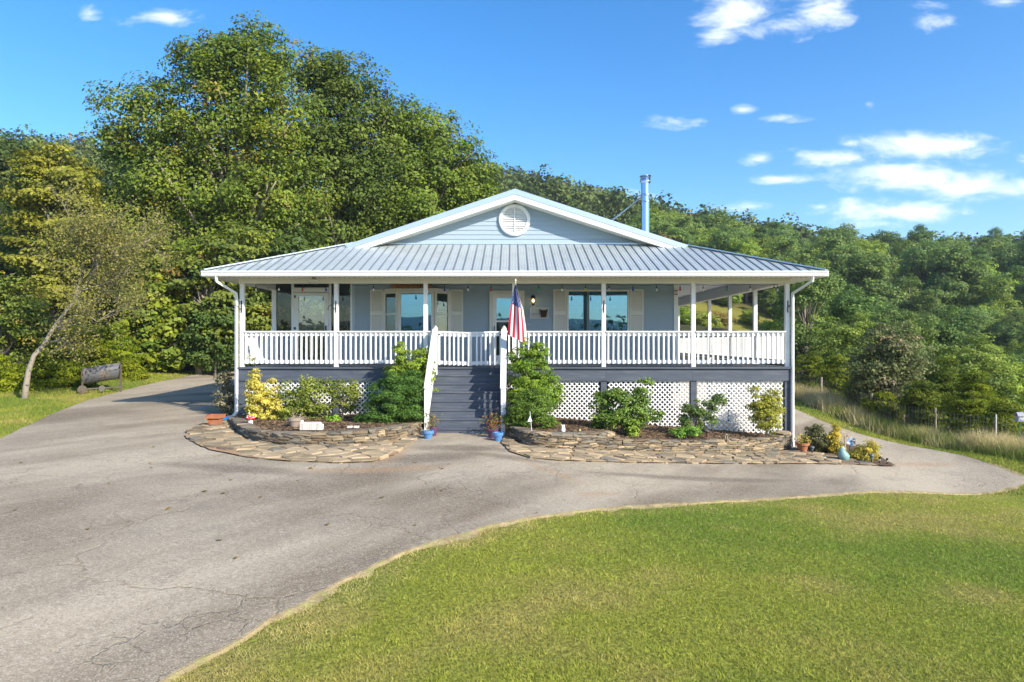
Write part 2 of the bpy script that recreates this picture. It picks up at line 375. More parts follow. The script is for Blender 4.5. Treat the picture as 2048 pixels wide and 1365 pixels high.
# ------------------------------------------------------------------ driveway
LAWN_EDGE = [(-2.75,3.0),(-2.2,4.4),(-1.83,5.34),(-1.13,6.87),(-.14,8.07),(1.17,9.06),(2.4,9.85),(3.7,10.66),(5.3,11.5),(7.06,12.4),(8.8,13.15),(10.3,13.75)]
LAWN_EDGE_S = densify(smooth_poly(LAWN_EDGE, 1, False), .16, .025, 5, False)
LEFT_EDGE = [GP(470,738), GP(400,750), GP(330,764), GP(262,778), GP(200,795), GP(150,812), GP(100,833), GP(50,856), GP(0,882)]
LEFT_EDGE = [(p.x, p.y) for p in LEFT_EDGE]
LEFT_S = densify(smooth_poly([(-15.5,38)]+LEFT_EDGE+[(-8.6,9),(-7.2,3)], 1, False), .3, .03, 6, False)
RIGHT_S = densify([(10.75,13.85),(10.5,14.3),(10.55,16),(10.62,20),(10.75,26),(11,38)], .3, .03, 7, False)
DRIVE = LAWN_EDGE_S+RIGHT_S+LEFT_S
def asphalt():
    m, nt, out = node_mat('weathered_asphalt'); N = nt.nodes; L = nt.links
    p = N.new('ShaderNodeBsdfPrincipled'); p.inputs['Roughness'].default_value = .88; p.inputs['Specular IOR Level'].default_value = .2; L.new(p.outputs[0], out.inputs[0])
    tc = N.new('ShaderNodeTexCoord')
    def noise(scale, detail=5, rough=.55, vec=None):
        n = N.new('ShaderNodeTexNoise'); n.inputs['Scale'].default_value = scale; n.inputs['Detail'].default_value = detail; n.inputs['Roughness'].default_value = rough
        L.new(vec if vec else tc.outputs['Object'], n.inputs['Vector']); return n.outputs[0]
    def ramp(v, a, b, lo=0., hi=1.):
        r = N.new('ShaderNodeMapRange'); r.interpolation_type = 'SMOOTHSTEP'; r.inputs['From Min'].default_value = a; r.inputs['From Max'].default_value = b; r.inputs['To Min'].default_value = lo; r.inputs['To Max'].default_value = hi
        L.new(v, r.inputs['Value']); return r.outputs[0]
    def mix(f, a, b):
        n = N.new('ShaderNodeMix'); n.data_type = 'RGBA'
        for i, v in ((0, f), (6, a), (7, b)):
            if isinstance(v, tuple): n.inputs[i].default_value = v+(1,)
            elif isinstance(v, float): n.inputs[i].default_value = v
            else: L.new(v, n.inputs[i])
        return n.outputs[2]
    def math_(op, a, b):
        n = N.new('ShaderNodeMath'); n.operation = op
        for i, v in enumerate((a, b)):
            if isinstance(v, float): n.inputs[i].default_value = v
            else: L.new(v, n.inputs[i])
        return n.outputs[0]
    # wheel paths: bands that follow the drive from lower left to upper left
    mp = N.new('ShaderNodeMapping'); mp.vector_type = 'TEXTURE'; mp.inputs['Rotation'].default_value = (0, 0, math.radians(58)); mp.inputs['Scale'].default_value = (9.0, 2.0, 1); L.new(tc.outputs['Object'], mp.inputs[0])
    tracks = noise(1.0, 5, .55, mp.outputs[0])
    big = noise(.33, 6, .6); mid = noise(1.7, 6, .6); fine = noise(24, 5, .75); agg = noise(80, 3, .65)
    c = mix(ramp(tracks, .36, .64), (.195,.150,.098), (.455,.380,.270))
    c = mix(ramp(big, .42, .68, 0, .55), c, (.43,.37,.275))
    c = mix(ramp(mid, .52, .74, 0, .5), c, (.225,.195,.155))
    sx = N.new('ShaderNodeSeparateXYZ'); L.new(tc.outputs['Object'], sx.inputs[0])
    def spot(cx, cy, rx, ry, ang=0.):
        q = N.new('ShaderNodeMapping'); q.vector_type = 'TEXTURE'; q.inputs['Location'].default_value = (cx, cy, 0); q.inputs['Rotation'].default_value = (0,0,ang); q.inputs['Scale'].default_value = (rx, ry, 1)
        L.new(tc.outputs['Object'], q.inputs[0])
        z = N.new('ShaderNodeVectorMath'); z.operation = 'MULTIPLY'; L.new(q.outputs[0], z.inputs[0]); z.inputs[1].default_value = (1,1,0)
        l = N.new('ShaderNodeVectorMath'); l.operation = 'LENGTH'; L.new(z.outputs[0], l.inputs[0])
        return ramp(math_('SUBTRACT', math_('ADD', l.outputs['Value'], math_('MULTIPLY', mid, .9)), .45), .35, 1.05, 1., 0.)
    clay = (.40,.235,.115); dark = (.115,.085,.058)
    for a in [(-1.0,13.3,1.35,.5,.15),(-1.5,12.2,1.5,.55,.5),(.0,12.55,1.0,.35,-.35),(3.2,12.2,3.0,.28,.22),(-4.4,10.9,1.6,.4,-.2)]:
        f = spot(*a); c = mix(math_('MULTIPLY', f, .62), c, dark)
    for a in [(-2.15,12.3,.32,1.5,-.1),(.62,11.6,.14,1.35,.52),(-1.8,11.2,1.1,.3,.35),(1.25,10.0,.5,.2,.5),(9.0,15.2,1.3,.22,-.1),(-2.6,11.0,1.2,.25,.1)]:
        f = spot(*a); c = mix(math_('MULTIPLY', f, .42), c, clay)
    # fine crazing plus a few long cracks
    ds = noise(2.4, 4, .6)
    wv = N.new('ShaderNodeVectorMath'); wv.operation = 'MULTIPLY_ADD'; cmb = N.new('ShaderNodeCombineXYZ'); L.new(ds, cmb.inputs[0]); L.new(mid, cmb.inputs[1]); L.new(cmb.outputs[0], wv.inputs[0]); wv.inputs[1].default_value = (.55,.55,0); L.new(tc.outputs['Object'], wv.inputs[2])
    def cracks(scale, width):
        v = N.new('ShaderNodeTexVoronoi'); v.feature = 'DISTANCE_TO_EDGE'; v.inputs['Scale'].default_value = scale; L.new(wv.outputs[0], v.inputs['Vector'])
        return ramp(v.outputs['Distance'], 0., width, 1., 0.)
    c1 = math_('MULTIPLY', cracks(3.2, .035), ramp(noise(.7, 3), .5, .62)); c2 = math_('MULTIPLY', cracks(.42, .011), ramp(noise(.5, 2), .42, .55))
    c = mix(math_('MULTIPLY', c1, .38), c, (.075,.062,.05)); c = mix(math_('MULTIPLY', c2, .32), c, mix(mid, (.05,.042,.035), (.30,.20,.08)))
    c = mix(ramp(fine, .30, .55, .38, 0.), c, (.10,.085,.065)); c = mix(ramp(fine, .50, .72, 0., .42), c, (.60,.53,.42))
    c = mix(ramp(agg, .54, .68, 0., .6), c, (.66,.59,.48)); c = mix(ramp(agg, .32, .46, .55, 0.), c, (.075,.065,.05))
    L.new(c, p.inputs['Base Color'])
    b = N.new('ShaderNodeBump'); b.inputs['Strength'].default_value = .55; b.inputs['Distance'].default_value = .012
    hh = math_('SUBTRACT', math_('ADD', math_('MULTIPLY', agg, .6), math_('MULTIPLY', fine, .6)), math_('ADD', c1, c2)); L.new(hh, b.inputs['Height']); L.new(b.outputs[0], p.inputs['Normal'])
    return m
sheet('driveway', DRIVE, lambda x, y: gz(x, y)+.03, .4, asphalt())

# ------------------------------------------------------------------ paints and other materials
white = M('white_paint', (.80,.80,.79), .45, .035, 3, spec=.4, dirt=(.55,.53,.48), dirt_amt=.35, dscale=2.5)
whitev = M('white_vinyl', (.80,.80,.78), .4, .02, 3, spec=.4)
cream = M('cream_vinyl', (.72,.70,.63), .5, .03, 3)
siding = M('blue_vinyl_siding', (.325,.405,.47), .5, .035, 2.2, spec=.35, stretch=(.4,1,3))
greydeck = M('grey_deck_paint', (.074,.089,.116), .6, .22, 5, .25, 80, stretch=(.35,1,3), dirt=(.17,.18,.19), dirt_amt=.4, dscale=4)
metalroof = M('pale_roof_metal', (.46,.50,.495), .42, .05, 1.2, metal=.25, spec=.5, dirt=(.34,.37,.36), dirt_amt=.5, dscale=2)
ribdark = M('rib_shadow_metal', (.24,.28,.30), .35, .05, 2, metal=.5)  # roof metal darkened so the shadow lines of the ribs are in the colour
railmetal = M('rake_trim_metal', (.52,.60,.70), .3, .03, 1, metal=.5, spec=.5)
dark = M('dark_interior', (.022,.024,.028), .8, .2, 3)
black = M('black_metal', (.015,.015,.017), .5, .1, 10)
found = M('block_foundation', (.17,.16,.15), .85, .15, 4, .3, 40)

HX = .06                      # house centre line
YF, YW, YB = 17.30, 19.57, 31.0   # porch posts, front wall, back of the house
DK = E-.66                    # deck height
BEAM = E+1.46; CEIL = E+1.78
house = thing('house', 'one-storey blue clapboard house with white wraparound porch and metal roof', 'house', (HX, 19.0, 0.0))
def hp(name, mat, mb, parent=None, **k): return mb.build(name, mat, parent if parent is not None else house, **k)

PX = [WX(485,17.35), WX(673,17.35), WX(851.5,17.35), WX(1028.5,17.35), WX(1207,17.35), WX(1386,17.35), WX(1573.5,17.35)]
XL, XR = PX[0], PX[-1]
SIDE_Y = [YF+.05+2.27*k for k in range(1, 6)]

# ---- deck, rim, skirting
deck = hp('deck', greydeck, MB().box(XL-.06, XR+.06, YF+.0, YB, DK-.2, DK-.045))
y = YF-.10; k = 0
while y < YW-.02:
    hp('deck_board', greydeck, MB().box(XL-.10, XR+.10, y, min(y+.134, YW-.015), DK-.04, DK), deck); y += .14
for x0, x1 in ((XL-.10, WX(703,YW)-.0), (WX(1356,YW)+.02, XR+.10)):
    x = x0
    while x < x1-.02:
        hp('deck_board', greydeck, MB().box(x, min(x+.134, x1), YW+.0, YB, DK-.04, DK-.001), deck); x += .14
for a, b in ((XL-.08, WX(1100,17.2)), (WX(1100,17.2)+.003, WX(1212,17.2)), (WX(1212,17.2)+.003, WX(1386,17.2)), (WX(1386,17.2)+.003, XR+.08)):
    hp('rim_board', greydeck, MB().box(a, b, YF-.05, YF-.01, DK-.345, DK-.042))
hp('rim_board', greydeck, MB().box(XR+.04, XR+.08, YF-.01, YB, DK-.345, DK-.042)); hp('rim_board', greydeck, MB().box(XL-.08, XL-.04, YF-.01, YB, DK-.345, DK-.042))
def bedz(x): return np.interp(x, [-7,-2,0,1,6.9], [.25,.24,.22,.17,-.28])
for i, x in enumerate(PX):
    if i == 3: continue
    b = g1(x, YF)-.2
    w = .075
    hp('skirt_post', greydeck, MB().box(x-w, x+w, YF-.02, YF+.12, b, DK-.346))
for yy in SIDE_Y:
    for sx, xx in ((1, XR), (-1, XL)):
        hp('skirt_post', greydeck, MB().box(xx-.06, xx+.06, yy-.06, yy+.06, g1(xx, yy)-.2, DK-.346))
hp('foundation', found, MB().box(-4.55, 4.62, YW+.05, YB-.1, -1.2, DK-.2))
def lattice(p0, p1, zb0, zb1, zt, nrm):
    """diagonal slats between two plan points"""
    p0 = Vector(p0); p1 = Vector(p1); Lh = (p1-p0).length; d = (p1-p0)/Lh
    panel = MB()
    def P(s, z, off): q = p0+d*s; return Vector((q.x+nrm[0]*off, q.y+nrm[1]*off, z))
    panel.bar(P(0.0, zt-.012, 0), P(Lh, zt-.012, 0), .02, .022); 
    o = hp('lattice_panel', whitev, panel)
    H = zt-min(zb0, zb1); pitch = .124; n = int((Lh+H)/pitch)+2
    for dirn in (1, -1):
        for k in range(n):
            s0 = k*pitch-(H if dirn == 1 else 0)+.03
            # line s = s0 + dirn*(zt - z); clip to the panel
            pts = []
            for q in range(41):
                z = zt-.004-(H-.008)*q/40; s = s0+dirn*(zt-z)+(H if dirn == 1 else 0)*0
                if dirn == 1: s = s0+(zt-z)
                else: s = s0-(zt-z)
                zb = zb0+(zb1-zb0)*min(max(s/Lh, 0), 1)
                if .012 < s < Lh-.012 and z > zb: pts.append((s, z))
            if len(pts) > 2:
                off = .012 if dirn == 1 else .004
                hp('slat', whitev, MB().bar(P(*pts[0], off), P(*pts[-1], off), .007, .031, up=(d.x*dirn, d.y*dirn, 1)), o)
zt = DK-.35
for i in range(6):
    x0, x1 = PX[i]+.08, PX[i+1]-.08
    if i == 2: x1 = -1.98
    if i == 3: x0 = -.16
    if i == 2 and False: continue
    if i == 3: x1 = PX[4]-.08
    lattice((x0, YF+.03), (x1, YF+.03), float(bedz(x0))-.02, float(bedz(x1))-.02, zt, (0, -1))
ys = [YF+.12]+SIDE_Y
for a, b in zip(ys[:3], ys[1:4]): lattice((XR, a+.07), (XR, b-.07), g1(XR, a)-.02, g1(XR, b)-.02, zt, (1, 0))
for a, b in zip(ys[:2], ys[1:3]): lattice((XL, a+.07), (XL, b-.07), g1(XL, a)-.02, g1(XL, b)-.02, zt, (-1, 0))

# ---- posts, beam, soffit, ceiling
for x in PX: hp('porch_post', white, MB().box(x-.053, x+.053, YF-.003, YF+.103, DK+.002, BEAM), bevel=.006)
for yy in SIDE_Y: hp('porch_post', white, MB().box(XR-.053, XR+.053, yy-.05, yy+.05, DK+.002, BEAM), bevel=.006)
XGL = WX(545, YW)             # left edge of the screened room
hp('porch_post', white, MB().box(XL-.02, XL+.10, YW-.05, YW+.07, DK+.002, BEAM))
hp('front_beam', cream, MB().box(XL-.07, XR+.07, YF-.03, YF+.13, BEAM, CEIL-.004))
hp('side_beam', cream, MB().box(XR-.08, XR+.08, YF+.132, YB, BEAM, CEIL-.004)); hp('side_beam', cream, MB().box(XL-.08, XL+.08, YF+.132, YB, BEAM, CEIL-.004))
hp('porch_ceiling', whitev, MB().box(XL-.08, XR+.08, YF-.03, YB, CEIL, CEIL+.03))
OV = .66; EX0, EX1, EY = XL-OV, XR+OV, YF-OV-.02; SZ = E+1.585
sof = hp('soffit', cream, MB().box(EX0+.03, EX1-.03, EY+.03, YF-.035, SZ, SZ+.02).box(XR+.085, EX1-.03, YF-.034, YB, SZ, SZ+.02).box(EX0+.03, XL-.085, YF-.034, YB, SZ, SZ+.02))
vh = MB(); x = EX0+.2
while x < EX1-.2: vh.box(x, x+.03, EY+.36, EY+.42, SZ-.003, SZ-.0005); x += .125
hp('soffit_vent', dark, vh, sof, kind='stuff')
g = MB().box(EX0-.02, EX1+.02, EY-.085, EY+.0, E+1.60, E+1.655).box(EX0-.02, EX1+.02, EY-.105, EY+.0, E+1.658, E+1.70).box(EX0-.02, EX1+.02, EY-.07, EY+.0, E+1.575, E+1.598)
hp('gutter', whitev, g, bevel=.004)
hp('gutter', whitev, MB().box(EX1+.0, EX1+.07, EY+.01, YB, E+1.58, E+1.69)); hp('gutter', whitev, MB().box(EX0-.07, EX0, EY+.01, YB, E+1.58, E+1.69))
hp('fascia', whitev, MB().box(EX0, EX1, EY+.002, EY+.03, SZ-.01, E+1.70))
# downspouts
def downspout(x, topx, zb, flip):
    m = MB(); yy = YF-.02
    m.tube([(topx, EY-.03, E+1.58), (topx, EY+.0, E+1.46), (topx-(topx-x)*.35, EY+.25, E+1.36), (x, yy-.08, E+1.20), (x, yy-.06, E+1.05), (x, yy-.06, zb+.16)], .042, 4)
    if flip: m.tube([(x, yy-.06, zb+.18), (x-.06, yy-.12, zb+.08), (x-.32, yy-.45, zb+.03)], .045, 4)
    else: m.tube([(x, yy-.06, zb+.18), (x+.0, yy-.08, zb)], .045, 4)
    hp('downspout', whitev, m)
downspout(XL-.10, WX(432,16.6), g1(XL, YF)+.02, True)
downspout(WX(1584,17.25), WX(1625,16.6), g1(XR, YF)-.02, False)

# ---- porch roof: one panel and rib per pitch, cut by the hips
ZE, ZTOP = E+1.70, E+2.77; SL = (ZTOP-ZE)/(YW-EY)
proof = hp('porch_roof', dark, MB().prism([(EX0+.03,EY+.03,ZE-.02),(EX1-.03,EY+.03,ZE-.02),(EX1-2.95,YW,ZTOP-.02),(EX0+2.95,YW,ZTOP-.02)], (0,0,.012)))
pitch = .2286; n = int((EX1-EX0)/pitch)+1; x = HX-pitch*(n/2)
run = YW-EY
for k in range(n+1):
    a = max(EX0-.03, x+k*pitch); b = min(EX1+.03, x+(k+1)*pitch)
    if b-a < .02: continue
    def ytop(xx): return EY+max(.0, min(run, min(xx-(EX0-.03), EX1+.03-xx)))
    def pt(xx, yy, dz): return (xx, yy, ZE+(yy-EY)*SL+dz)
    ya, yb = ytop(a), ytop(b); y0 = EY-.06
    m = MB(); poly = [pt(a, y0, 0), pt(b, y0, 0), pt(b, max(yb, y0+.01), 0), pt(a, max(ya, y0+.01), 0)]
    m.prism(poly, (0, 0, .008))
    for t in (.33, .66):
        xm = a+(b-a)*t; ym = ytop(xm)
        if ym > y0+.1: m.prism([pt(xm-.008, y0+.002, .008), pt(xm+.008, y0+.002, .008), pt(xm+.008, ym-.01, .008), pt(xm-.008, ym-.01, .008)], (0,0,.006))
    hp('roof_panel', metalroof, m, proof)
    if ya > y0+.12:
        hp('roof_rib', ribdark, MB().prism([pt(a-.017, y0-.004, .009), pt(a-.009, y0-.004, .034), pt(a+.009, y0-.004, .034), pt(a+.017, y0-.004, .009)], (0, ya-y0, (ya-y0)*SL)), proof)
for sx, ex in ((1, EX1), (-1, EX0)):
    hp('hip_cap', railmetal, MB().bar((ex, EY-.02, ZE+.035), (ex-sx*2.95, YW-.02, ZTOP+.045), .16, .03), proof)
    a = [(ex+sx*.03, EY, ZE-.0), (ex+sx*.03, YB, ZE), (ex-sx*2.93, YB, ZTOP), (ex-sx*2.93, YW, ZTOP)]
    hp('side_roof', metalroof, MB().prism(a if sx == 1 else a[::-1], (0, 0, .02)), proof)
hp('drip_edge', ribdark, MB().box(EX0-.03, EX1+.03, EY-.075, EY-.03, ZE-.024, ZE-.001), proof)
hp('flashing', railmetal, MB().box(EX0+2.95, EX1-2.95, YW-.10, YW-.03, ZTOP-.015, ZTOP+.03), proof)

# ---- gable
YR = YW-.47                   # outer face of the rake
PK = WZ(378, YR); GX = WX(1030, YR); RX0, RX1 = WX(690, YR), WX(1376, YR); RZ = WZ(491, YR)
def rake_z(xx): return PK-(PK-RZ)*abs(xx-GX)/((GX-RX0) if xx < GX else (RX1-GX))
mroof = hp('main_roof', metalroof, MB().prism([(GX,YR+.03,PK-.03),(RX1,YR+.03,RZ-.03),(RX1,YR+.03,RZ-.06),(GX,YR+.03,PK-.06)], (0, YB-YR, 0)).prism([(GX,YR+.03,PK-.06),(RX0,YR+.03,RZ-.06),(RX0,YR+.03,RZ-.03),(GX,YR+.03,PK-.03)], (0, YB-YR, 0)))
for x1 in (RX0, RX1):
    z1 = RZ; s = 1 if x1 > GX else -1
    hp('rake_trim', railmetal, MB().prism([(GX,YR,PK),(x1,YR,z1),(x1-s*.12,YR,z1-.105),(GX,YR,PK-.155)] if s > 0 else [(GX,YR,PK-.155),(x1-s*.12,YR,z1-.105),(x1,YR,z1),(GX,YR,PK)], (0,.03,0)).prism([(GX,YR+.001,PK-.022),(x1,YR+.001,z1-.022),(x1,YR+.001,z1+.004),(GX,YR+.001,PK+.004)], (0,.3,0)), mroof)
    hp('rake_fascia', whitev, MB().prism([(GX,YR+.012,PK-.158),(x1-s*.12,YR+.012,z1-.108),(x1-s*.36,YR+.012,z1-.165),(GX,YR+.012,PK-.30)] if s > 0 else [(GX,YR+.012,PK-.30),(x1-s*.36,YR+.012,z1-.165),(x1-s*.12,YR+.012,z1-.108),(GX,YR+.012,PK-.158)], (0,.03,0)), mroof)
    hp('rake_soffit', cream, MB().prism([(GX,YR+.05,PK-.285),(x1-s*.36,YR+.05,z1-.15),(x1-s*.36,YR+.05,z1-.168),(GX,YR+.05,PK-.302)], (0, YW-YR-.05, 0)), mroof)
gw = hp('gable_wall', siding, MB().prism([(GX-4.3,YW+.01,ZTOP-.05),(GX+4.35,YW+.01,ZTOP-.05),(GX,YW+.01,PK-.27)], (0,.08,0)))
def clap(mbparent, x0f, x1f, z0, z1, yw, h=.129):
    z = z0
    while z < z1-.01:
        zt_ = min(z+h, z1); a0, b0 = x0f(z), x1f(z); a1, b1 = x0f(zt_), x1f(zt_)
        if b0-a0 > .1:
            if b1-a1 < .05: a1 = b1 = (a0+b0)/2
            m = MB(); yo = yw-.020; yi = yw-.004
            m.add([(a0,yo,z),(b0,yo,z),(b1,yi,zt_),(a1,yi,zt_),(a0,yw+.008,z),(b0,yw+.008,z),(b1,yw+.008,zt_),(a1,yw+.008,zt_)], [(0,1,2,3),(7,6,5,4),(1,0,4,5),(0,3,7,4),(2,1,5,6),(3,2,6,7)])
            hp('siding_board', siding, m, mbparent)
        z += h
sl = (PK-RZ)/(GX-RX0)
clap(gw, lambda z: GX-(PK-.29-z)/sl, lambda z: GX+(PK-.29-z)/sl, ZTOP+.02, PK-.3, YW)
# round louvred vent
vc = WP(1029, 441, YW-.03); R = .455
vent = MB(); ang = [2*math.pi*k/36 for k in range(36)]
for k in range(36):
    t0, t1 = ang[k], ang[(k+1)%36]
    def rp(r, t, y): return (vc.x+r*math.cos(t), y, vc.z+r*math.sin(t))
    for r0, r1, ya, yb in ((R, .42, YW-.075, YW-.035), (.43, .355, YW-.095, YW-.03)):
        vent.add([rp(r0,t0,ya), rp(r0,t1,ya), rp(r1,t1,ya), rp(r1,t0,ya), rp(r0,t0,yb+.03), rp(r0,t1,yb+.03), rp(r1,t0,yb+.03), rp(r1,t1,yb+.03)], [(0,3,2,1),(0,1,5,4),(2,3,6,7)])
vo = hp('gable_vent', whitev, vent)
hp('vent_backing', cream, MB().prism([(vc.x+.37*math.cos(t), YW-.026, vc.z+.37*math.sin(t)) for t in ang[::2]], (0,.006,0)), vo)
for k in range(-5, 6):
    zc = k*.066; w = math.sqrt(max(.001, .355**2-zc**2))
    hp('louver', whitev, MB().prism([(vc.x-w,YW-.085,vc.z+zc-.034),(vc.x-w,YW-.078,vc.z+zc-.038),(vc.x-w,YW-.03,vc.z+zc+.020),(vc.x-w,YW-.038,vc.z+zc+.026)], (2*w,0,0)), vo)
hp('vent_bar', whitev, MB().box(vc.x-.012, vc.x+.012, YW-.09, YW-.05, vc.z-.35, vc.z+.35), vo)

# ---- stove pipe on the right slope
CY = 23.0; cx = WX(1290.5, CY); steel = M('sky_tinted_steel', (.48,.60,.80), .2, .05, 3, metal=1.0, spec=.5)  # blue of the reflected sky is tinted into the steel's base colour
ctop = WZ(352, CY); rr = .135
pipe = thing('chimney_pipe', 'tall shiny steel stove pipe with round cap rising behind the right roof slope', 'chimney', (cx, CY, rake_z(cx)))
def cp(n, m, mb, **k): return mb.build(n, m, pipe, **k)
zc0 = rake_z(cx)-.25
cp('pipe_section', steel, MB().lathe([(rr,zc0),(rr,WZ(404,CY))], (cx,CY,0), 24), smooth=False)
cp('pipe_section', steel, MB().lathe([(rr*.985,WZ(404,CY)+.004),(rr*.985,WZ(366,CY))], (cx,CY,0), 24))
cp('band', steel, MB().lathe([(rr+.012,WZ(406,CY)),(rr+.016,WZ(404.8,CY)),(rr+.012,WZ(403,CY))], (cx,CY,0), 24))
cp('band', steel, MB().lathe([(rr+.012,WZ(393,CY)),(rr+.016,WZ(391,CY)),(rr+.012,WZ(389,CY))], (cx,CY,0), 24))
capm = MB().lathe([(.15,WZ(366,CY)-.02),(.185,WZ(365,CY)),(.185,WZ(363,CY)),(.16,WZ(362.5,CY))], (cx,CY,0), 24)
for a, b in ((361,359.5),(358,356.5),(355.3,354.2)): capm.lathe([(.165,WZ(a,CY)),(.18,WZ((a+b)/2,CY)),(.165,WZ(b,CY))], (cx,CY,0), 24)
capm.lathe([(.185,WZ(353.6,CY)),(.195,WZ(352.6,CY)),(.17,WZ(351.8,CY)),(.03,WZ(351.4,CY))], (cx,CY,0), 24)
capm.lathe([(.13,WZ(366,CY)),(.13,WZ(353,CY))], (cx,CY,0), 16)
cp('cap', steel, capm)
for dx, dy in ((0,.35),(.0,-.35)):
    xb = cx-1.95; cp('brace', steel, MB().tube([(cx-.05, CY+dy*.2, WZ(391,CY)), (xb, CY+dy, rake_z(xb)-.04)], .018, 6))

# ---- front wall under the porch
WXL, WXR = WX(704, YW), WX(1355, YW)
fw = hp('front_wall', siding, MB().box(WXL, WXR, YW+.01, YW+.12, DK-.3, CEIL+.3))
clap(fw, lambda z: WXL+.09, lambda z: WXR-.10, DK+.004, CEIL-.006, YW)
hp('corner_trim', whitev, MB().box(WXR-.11, WXR+.01, YW-.035, YW+.13, DK+.004, CEIL-.004), fw); hp('corner_trim', M('blue_trim', (.42,.50,.58), .5, .03, 2), MB().box(WXL-.03, WXL+.10, YW-.03, YW+.13, DK+.004, CEIL-.004), fw)
hp('side_wall', siding, MB().box(WXR-.12, WXR, YW+.132, YB, DK-.3, CEIL+.3)); hp('side_wall', siding, MB().box(WXL, WXL+.12, YW+.132, YB, DK-.3, CEIL+.3)); hp('back_wall', siding, MB().box(XL, XR, YB+.002, YB+.12, DK-.3, CEIL+.2))

def glass_mat(name, tint, refl, trans):
    m, nt, out = node_mat(name); N = nt.nodes; L = nt.links
    gl = N.new('ShaderNodeBsdfGlossy'); gl.inputs['Roughness'].default_value = .015; gl.inputs['Color'].default_value = tint+(1,)
    tr = N.new('ShaderNodeBsdfTransparent'); tr.inputs['Color'].default_value = trans+(1,)
    mx = N.new('ShaderNodeMixShader'); mx.inputs[0].default_value = refl; L.new(tr.outputs[0], mx.inputs[1]); L.new(gl.outputs[0], mx.inputs[2])
    nz = N.new('ShaderNodeTexNoise'); nz.inputs['Scale'].default_value = 1.3; tc = N.new('ShaderNodeTexCoord'); L.new(tc.outputs['Object'], nz.inputs['Vector'])
    b = N.new('ShaderNodeBump'); b.inputs['Strength'].default_value = .03; b.inputs['Distance'].default_value = .02; L.new(nz.outputs[0], b.inputs['Height']); L.new(b.outputs[0], gl.inputs['Normal'])
    L.new(mx.outputs[0], out.inputs[0]); return m
glass = glass_mat('coated_window_glass', (.25,.50,.64), .50, (.45,.60,.66))
glassd = glass_mat('dark_window_glass', (.55,.70,.75), .16, (.55,.58,.58))
blindm = M('white_blinds', (.75,.76,.76), .6, .02, 4)
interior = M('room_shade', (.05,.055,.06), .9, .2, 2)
def shutter(x0, x1, z0, z1):
    f = MB(); w = .045; y0, y1 = YW-.055, YW-.024
    zm = z0+(z1-z0)*.46
    f.box(x0,x0+w,y0,y1,z0,z1).box(x1-w,x1,y0,y1,z0,z1).box(x0+w,x1-w,y0,y1,z1-w,z1).box(x0+w,x1-w,y0,y1,z0,z0+w).box(x0+w,x1-w,y0,y1,zm-.05,zm+.05)
    o = hp('shutter', cream, f); hp('shutter_back', M('cream_shade', (.50,.48,.42), .6, .03, 3), MB().box(x0+w,x1-w,y1-.008,y1-.002,z0+w,z1-w), o)
    lv = MB()
    for a, b in ((z0+w, zm-.05), (zm+.05, z1-w)):
        z = a+.004
        while z < b-.02: lv.prism([(x0+w,y0+.004,z),(x0+w,y0+.008,z-.003),(x0+w,y1-.010,z+.026),(x0+w,y1-.012,z+.030)], (x1-x0-2*w,0,0)); z += .036
    hp('louvers', cream, lv, o, kind='stuff')
def window(x0, x1, z0, z1, mull=None, y=None, fr=.055, blinds=.5, g=None):
    y = y or YW-.03; f = MB()
    f.box(x0,x0+fr,y-.045,y+.02,z0,z1).box(x1-fr,x1,y-.045,y+.02,z0,z1).box(x0+fr,x1-fr,y-.045,y+.02,z1-fr,z1).box(x0+fr,x1-fr,y-.045,y+.02,z0,z0+fr)
    o = hp('window', cream, f)
    xs = [x0+fr]+([mull-.03, mull+.03] if mull else [])+[x1-fr]
    for a, b in zip(xs[::2], xs[1::2]):
        hp('pane', g or glass, MB().box(a, b, y-.012, y-.006, z0+fr, z1-fr), o)
    if mull: hp('mullion', M('grey_mullion', (.18,.19,.20), .5, .05, 4), MB().box(mull-.03, mull+.03, y-.03, y-.002, z0+fr, z1-fr), o)
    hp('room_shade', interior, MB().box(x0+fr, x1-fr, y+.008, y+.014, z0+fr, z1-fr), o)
    if blinds:
        b = MB(); z = z1-fr-.02; zb = z1-(z1-z0)*blinds
        while z > zb: b.box(x0+fr+.01, x1-fr-.01, y-.003, y+.004, z-.034, z-.006); z -= .042
        hp('blinds', blindm, b, o, kind='stuff')
    return o
zb_, zt_w = WZ(668, YW), WZ(580, YW)
window(WX(1133,YW), WX(1258,YW), zb_, zt_w, WX(1176,YW), blinds=.42)
shutter(WX(1106.5,YW), WX(1132.5,YW), zb_, zt_w+.01); shutter(WX(1259,YW), WX(1286.5,YW), zb_, zt_w+.01)
shutter(WX(741,YW), WX(767,YW), zb_, zt_w); shutter(WX(900.5,YW), WX(926.5,YW), zb_, zt_w)
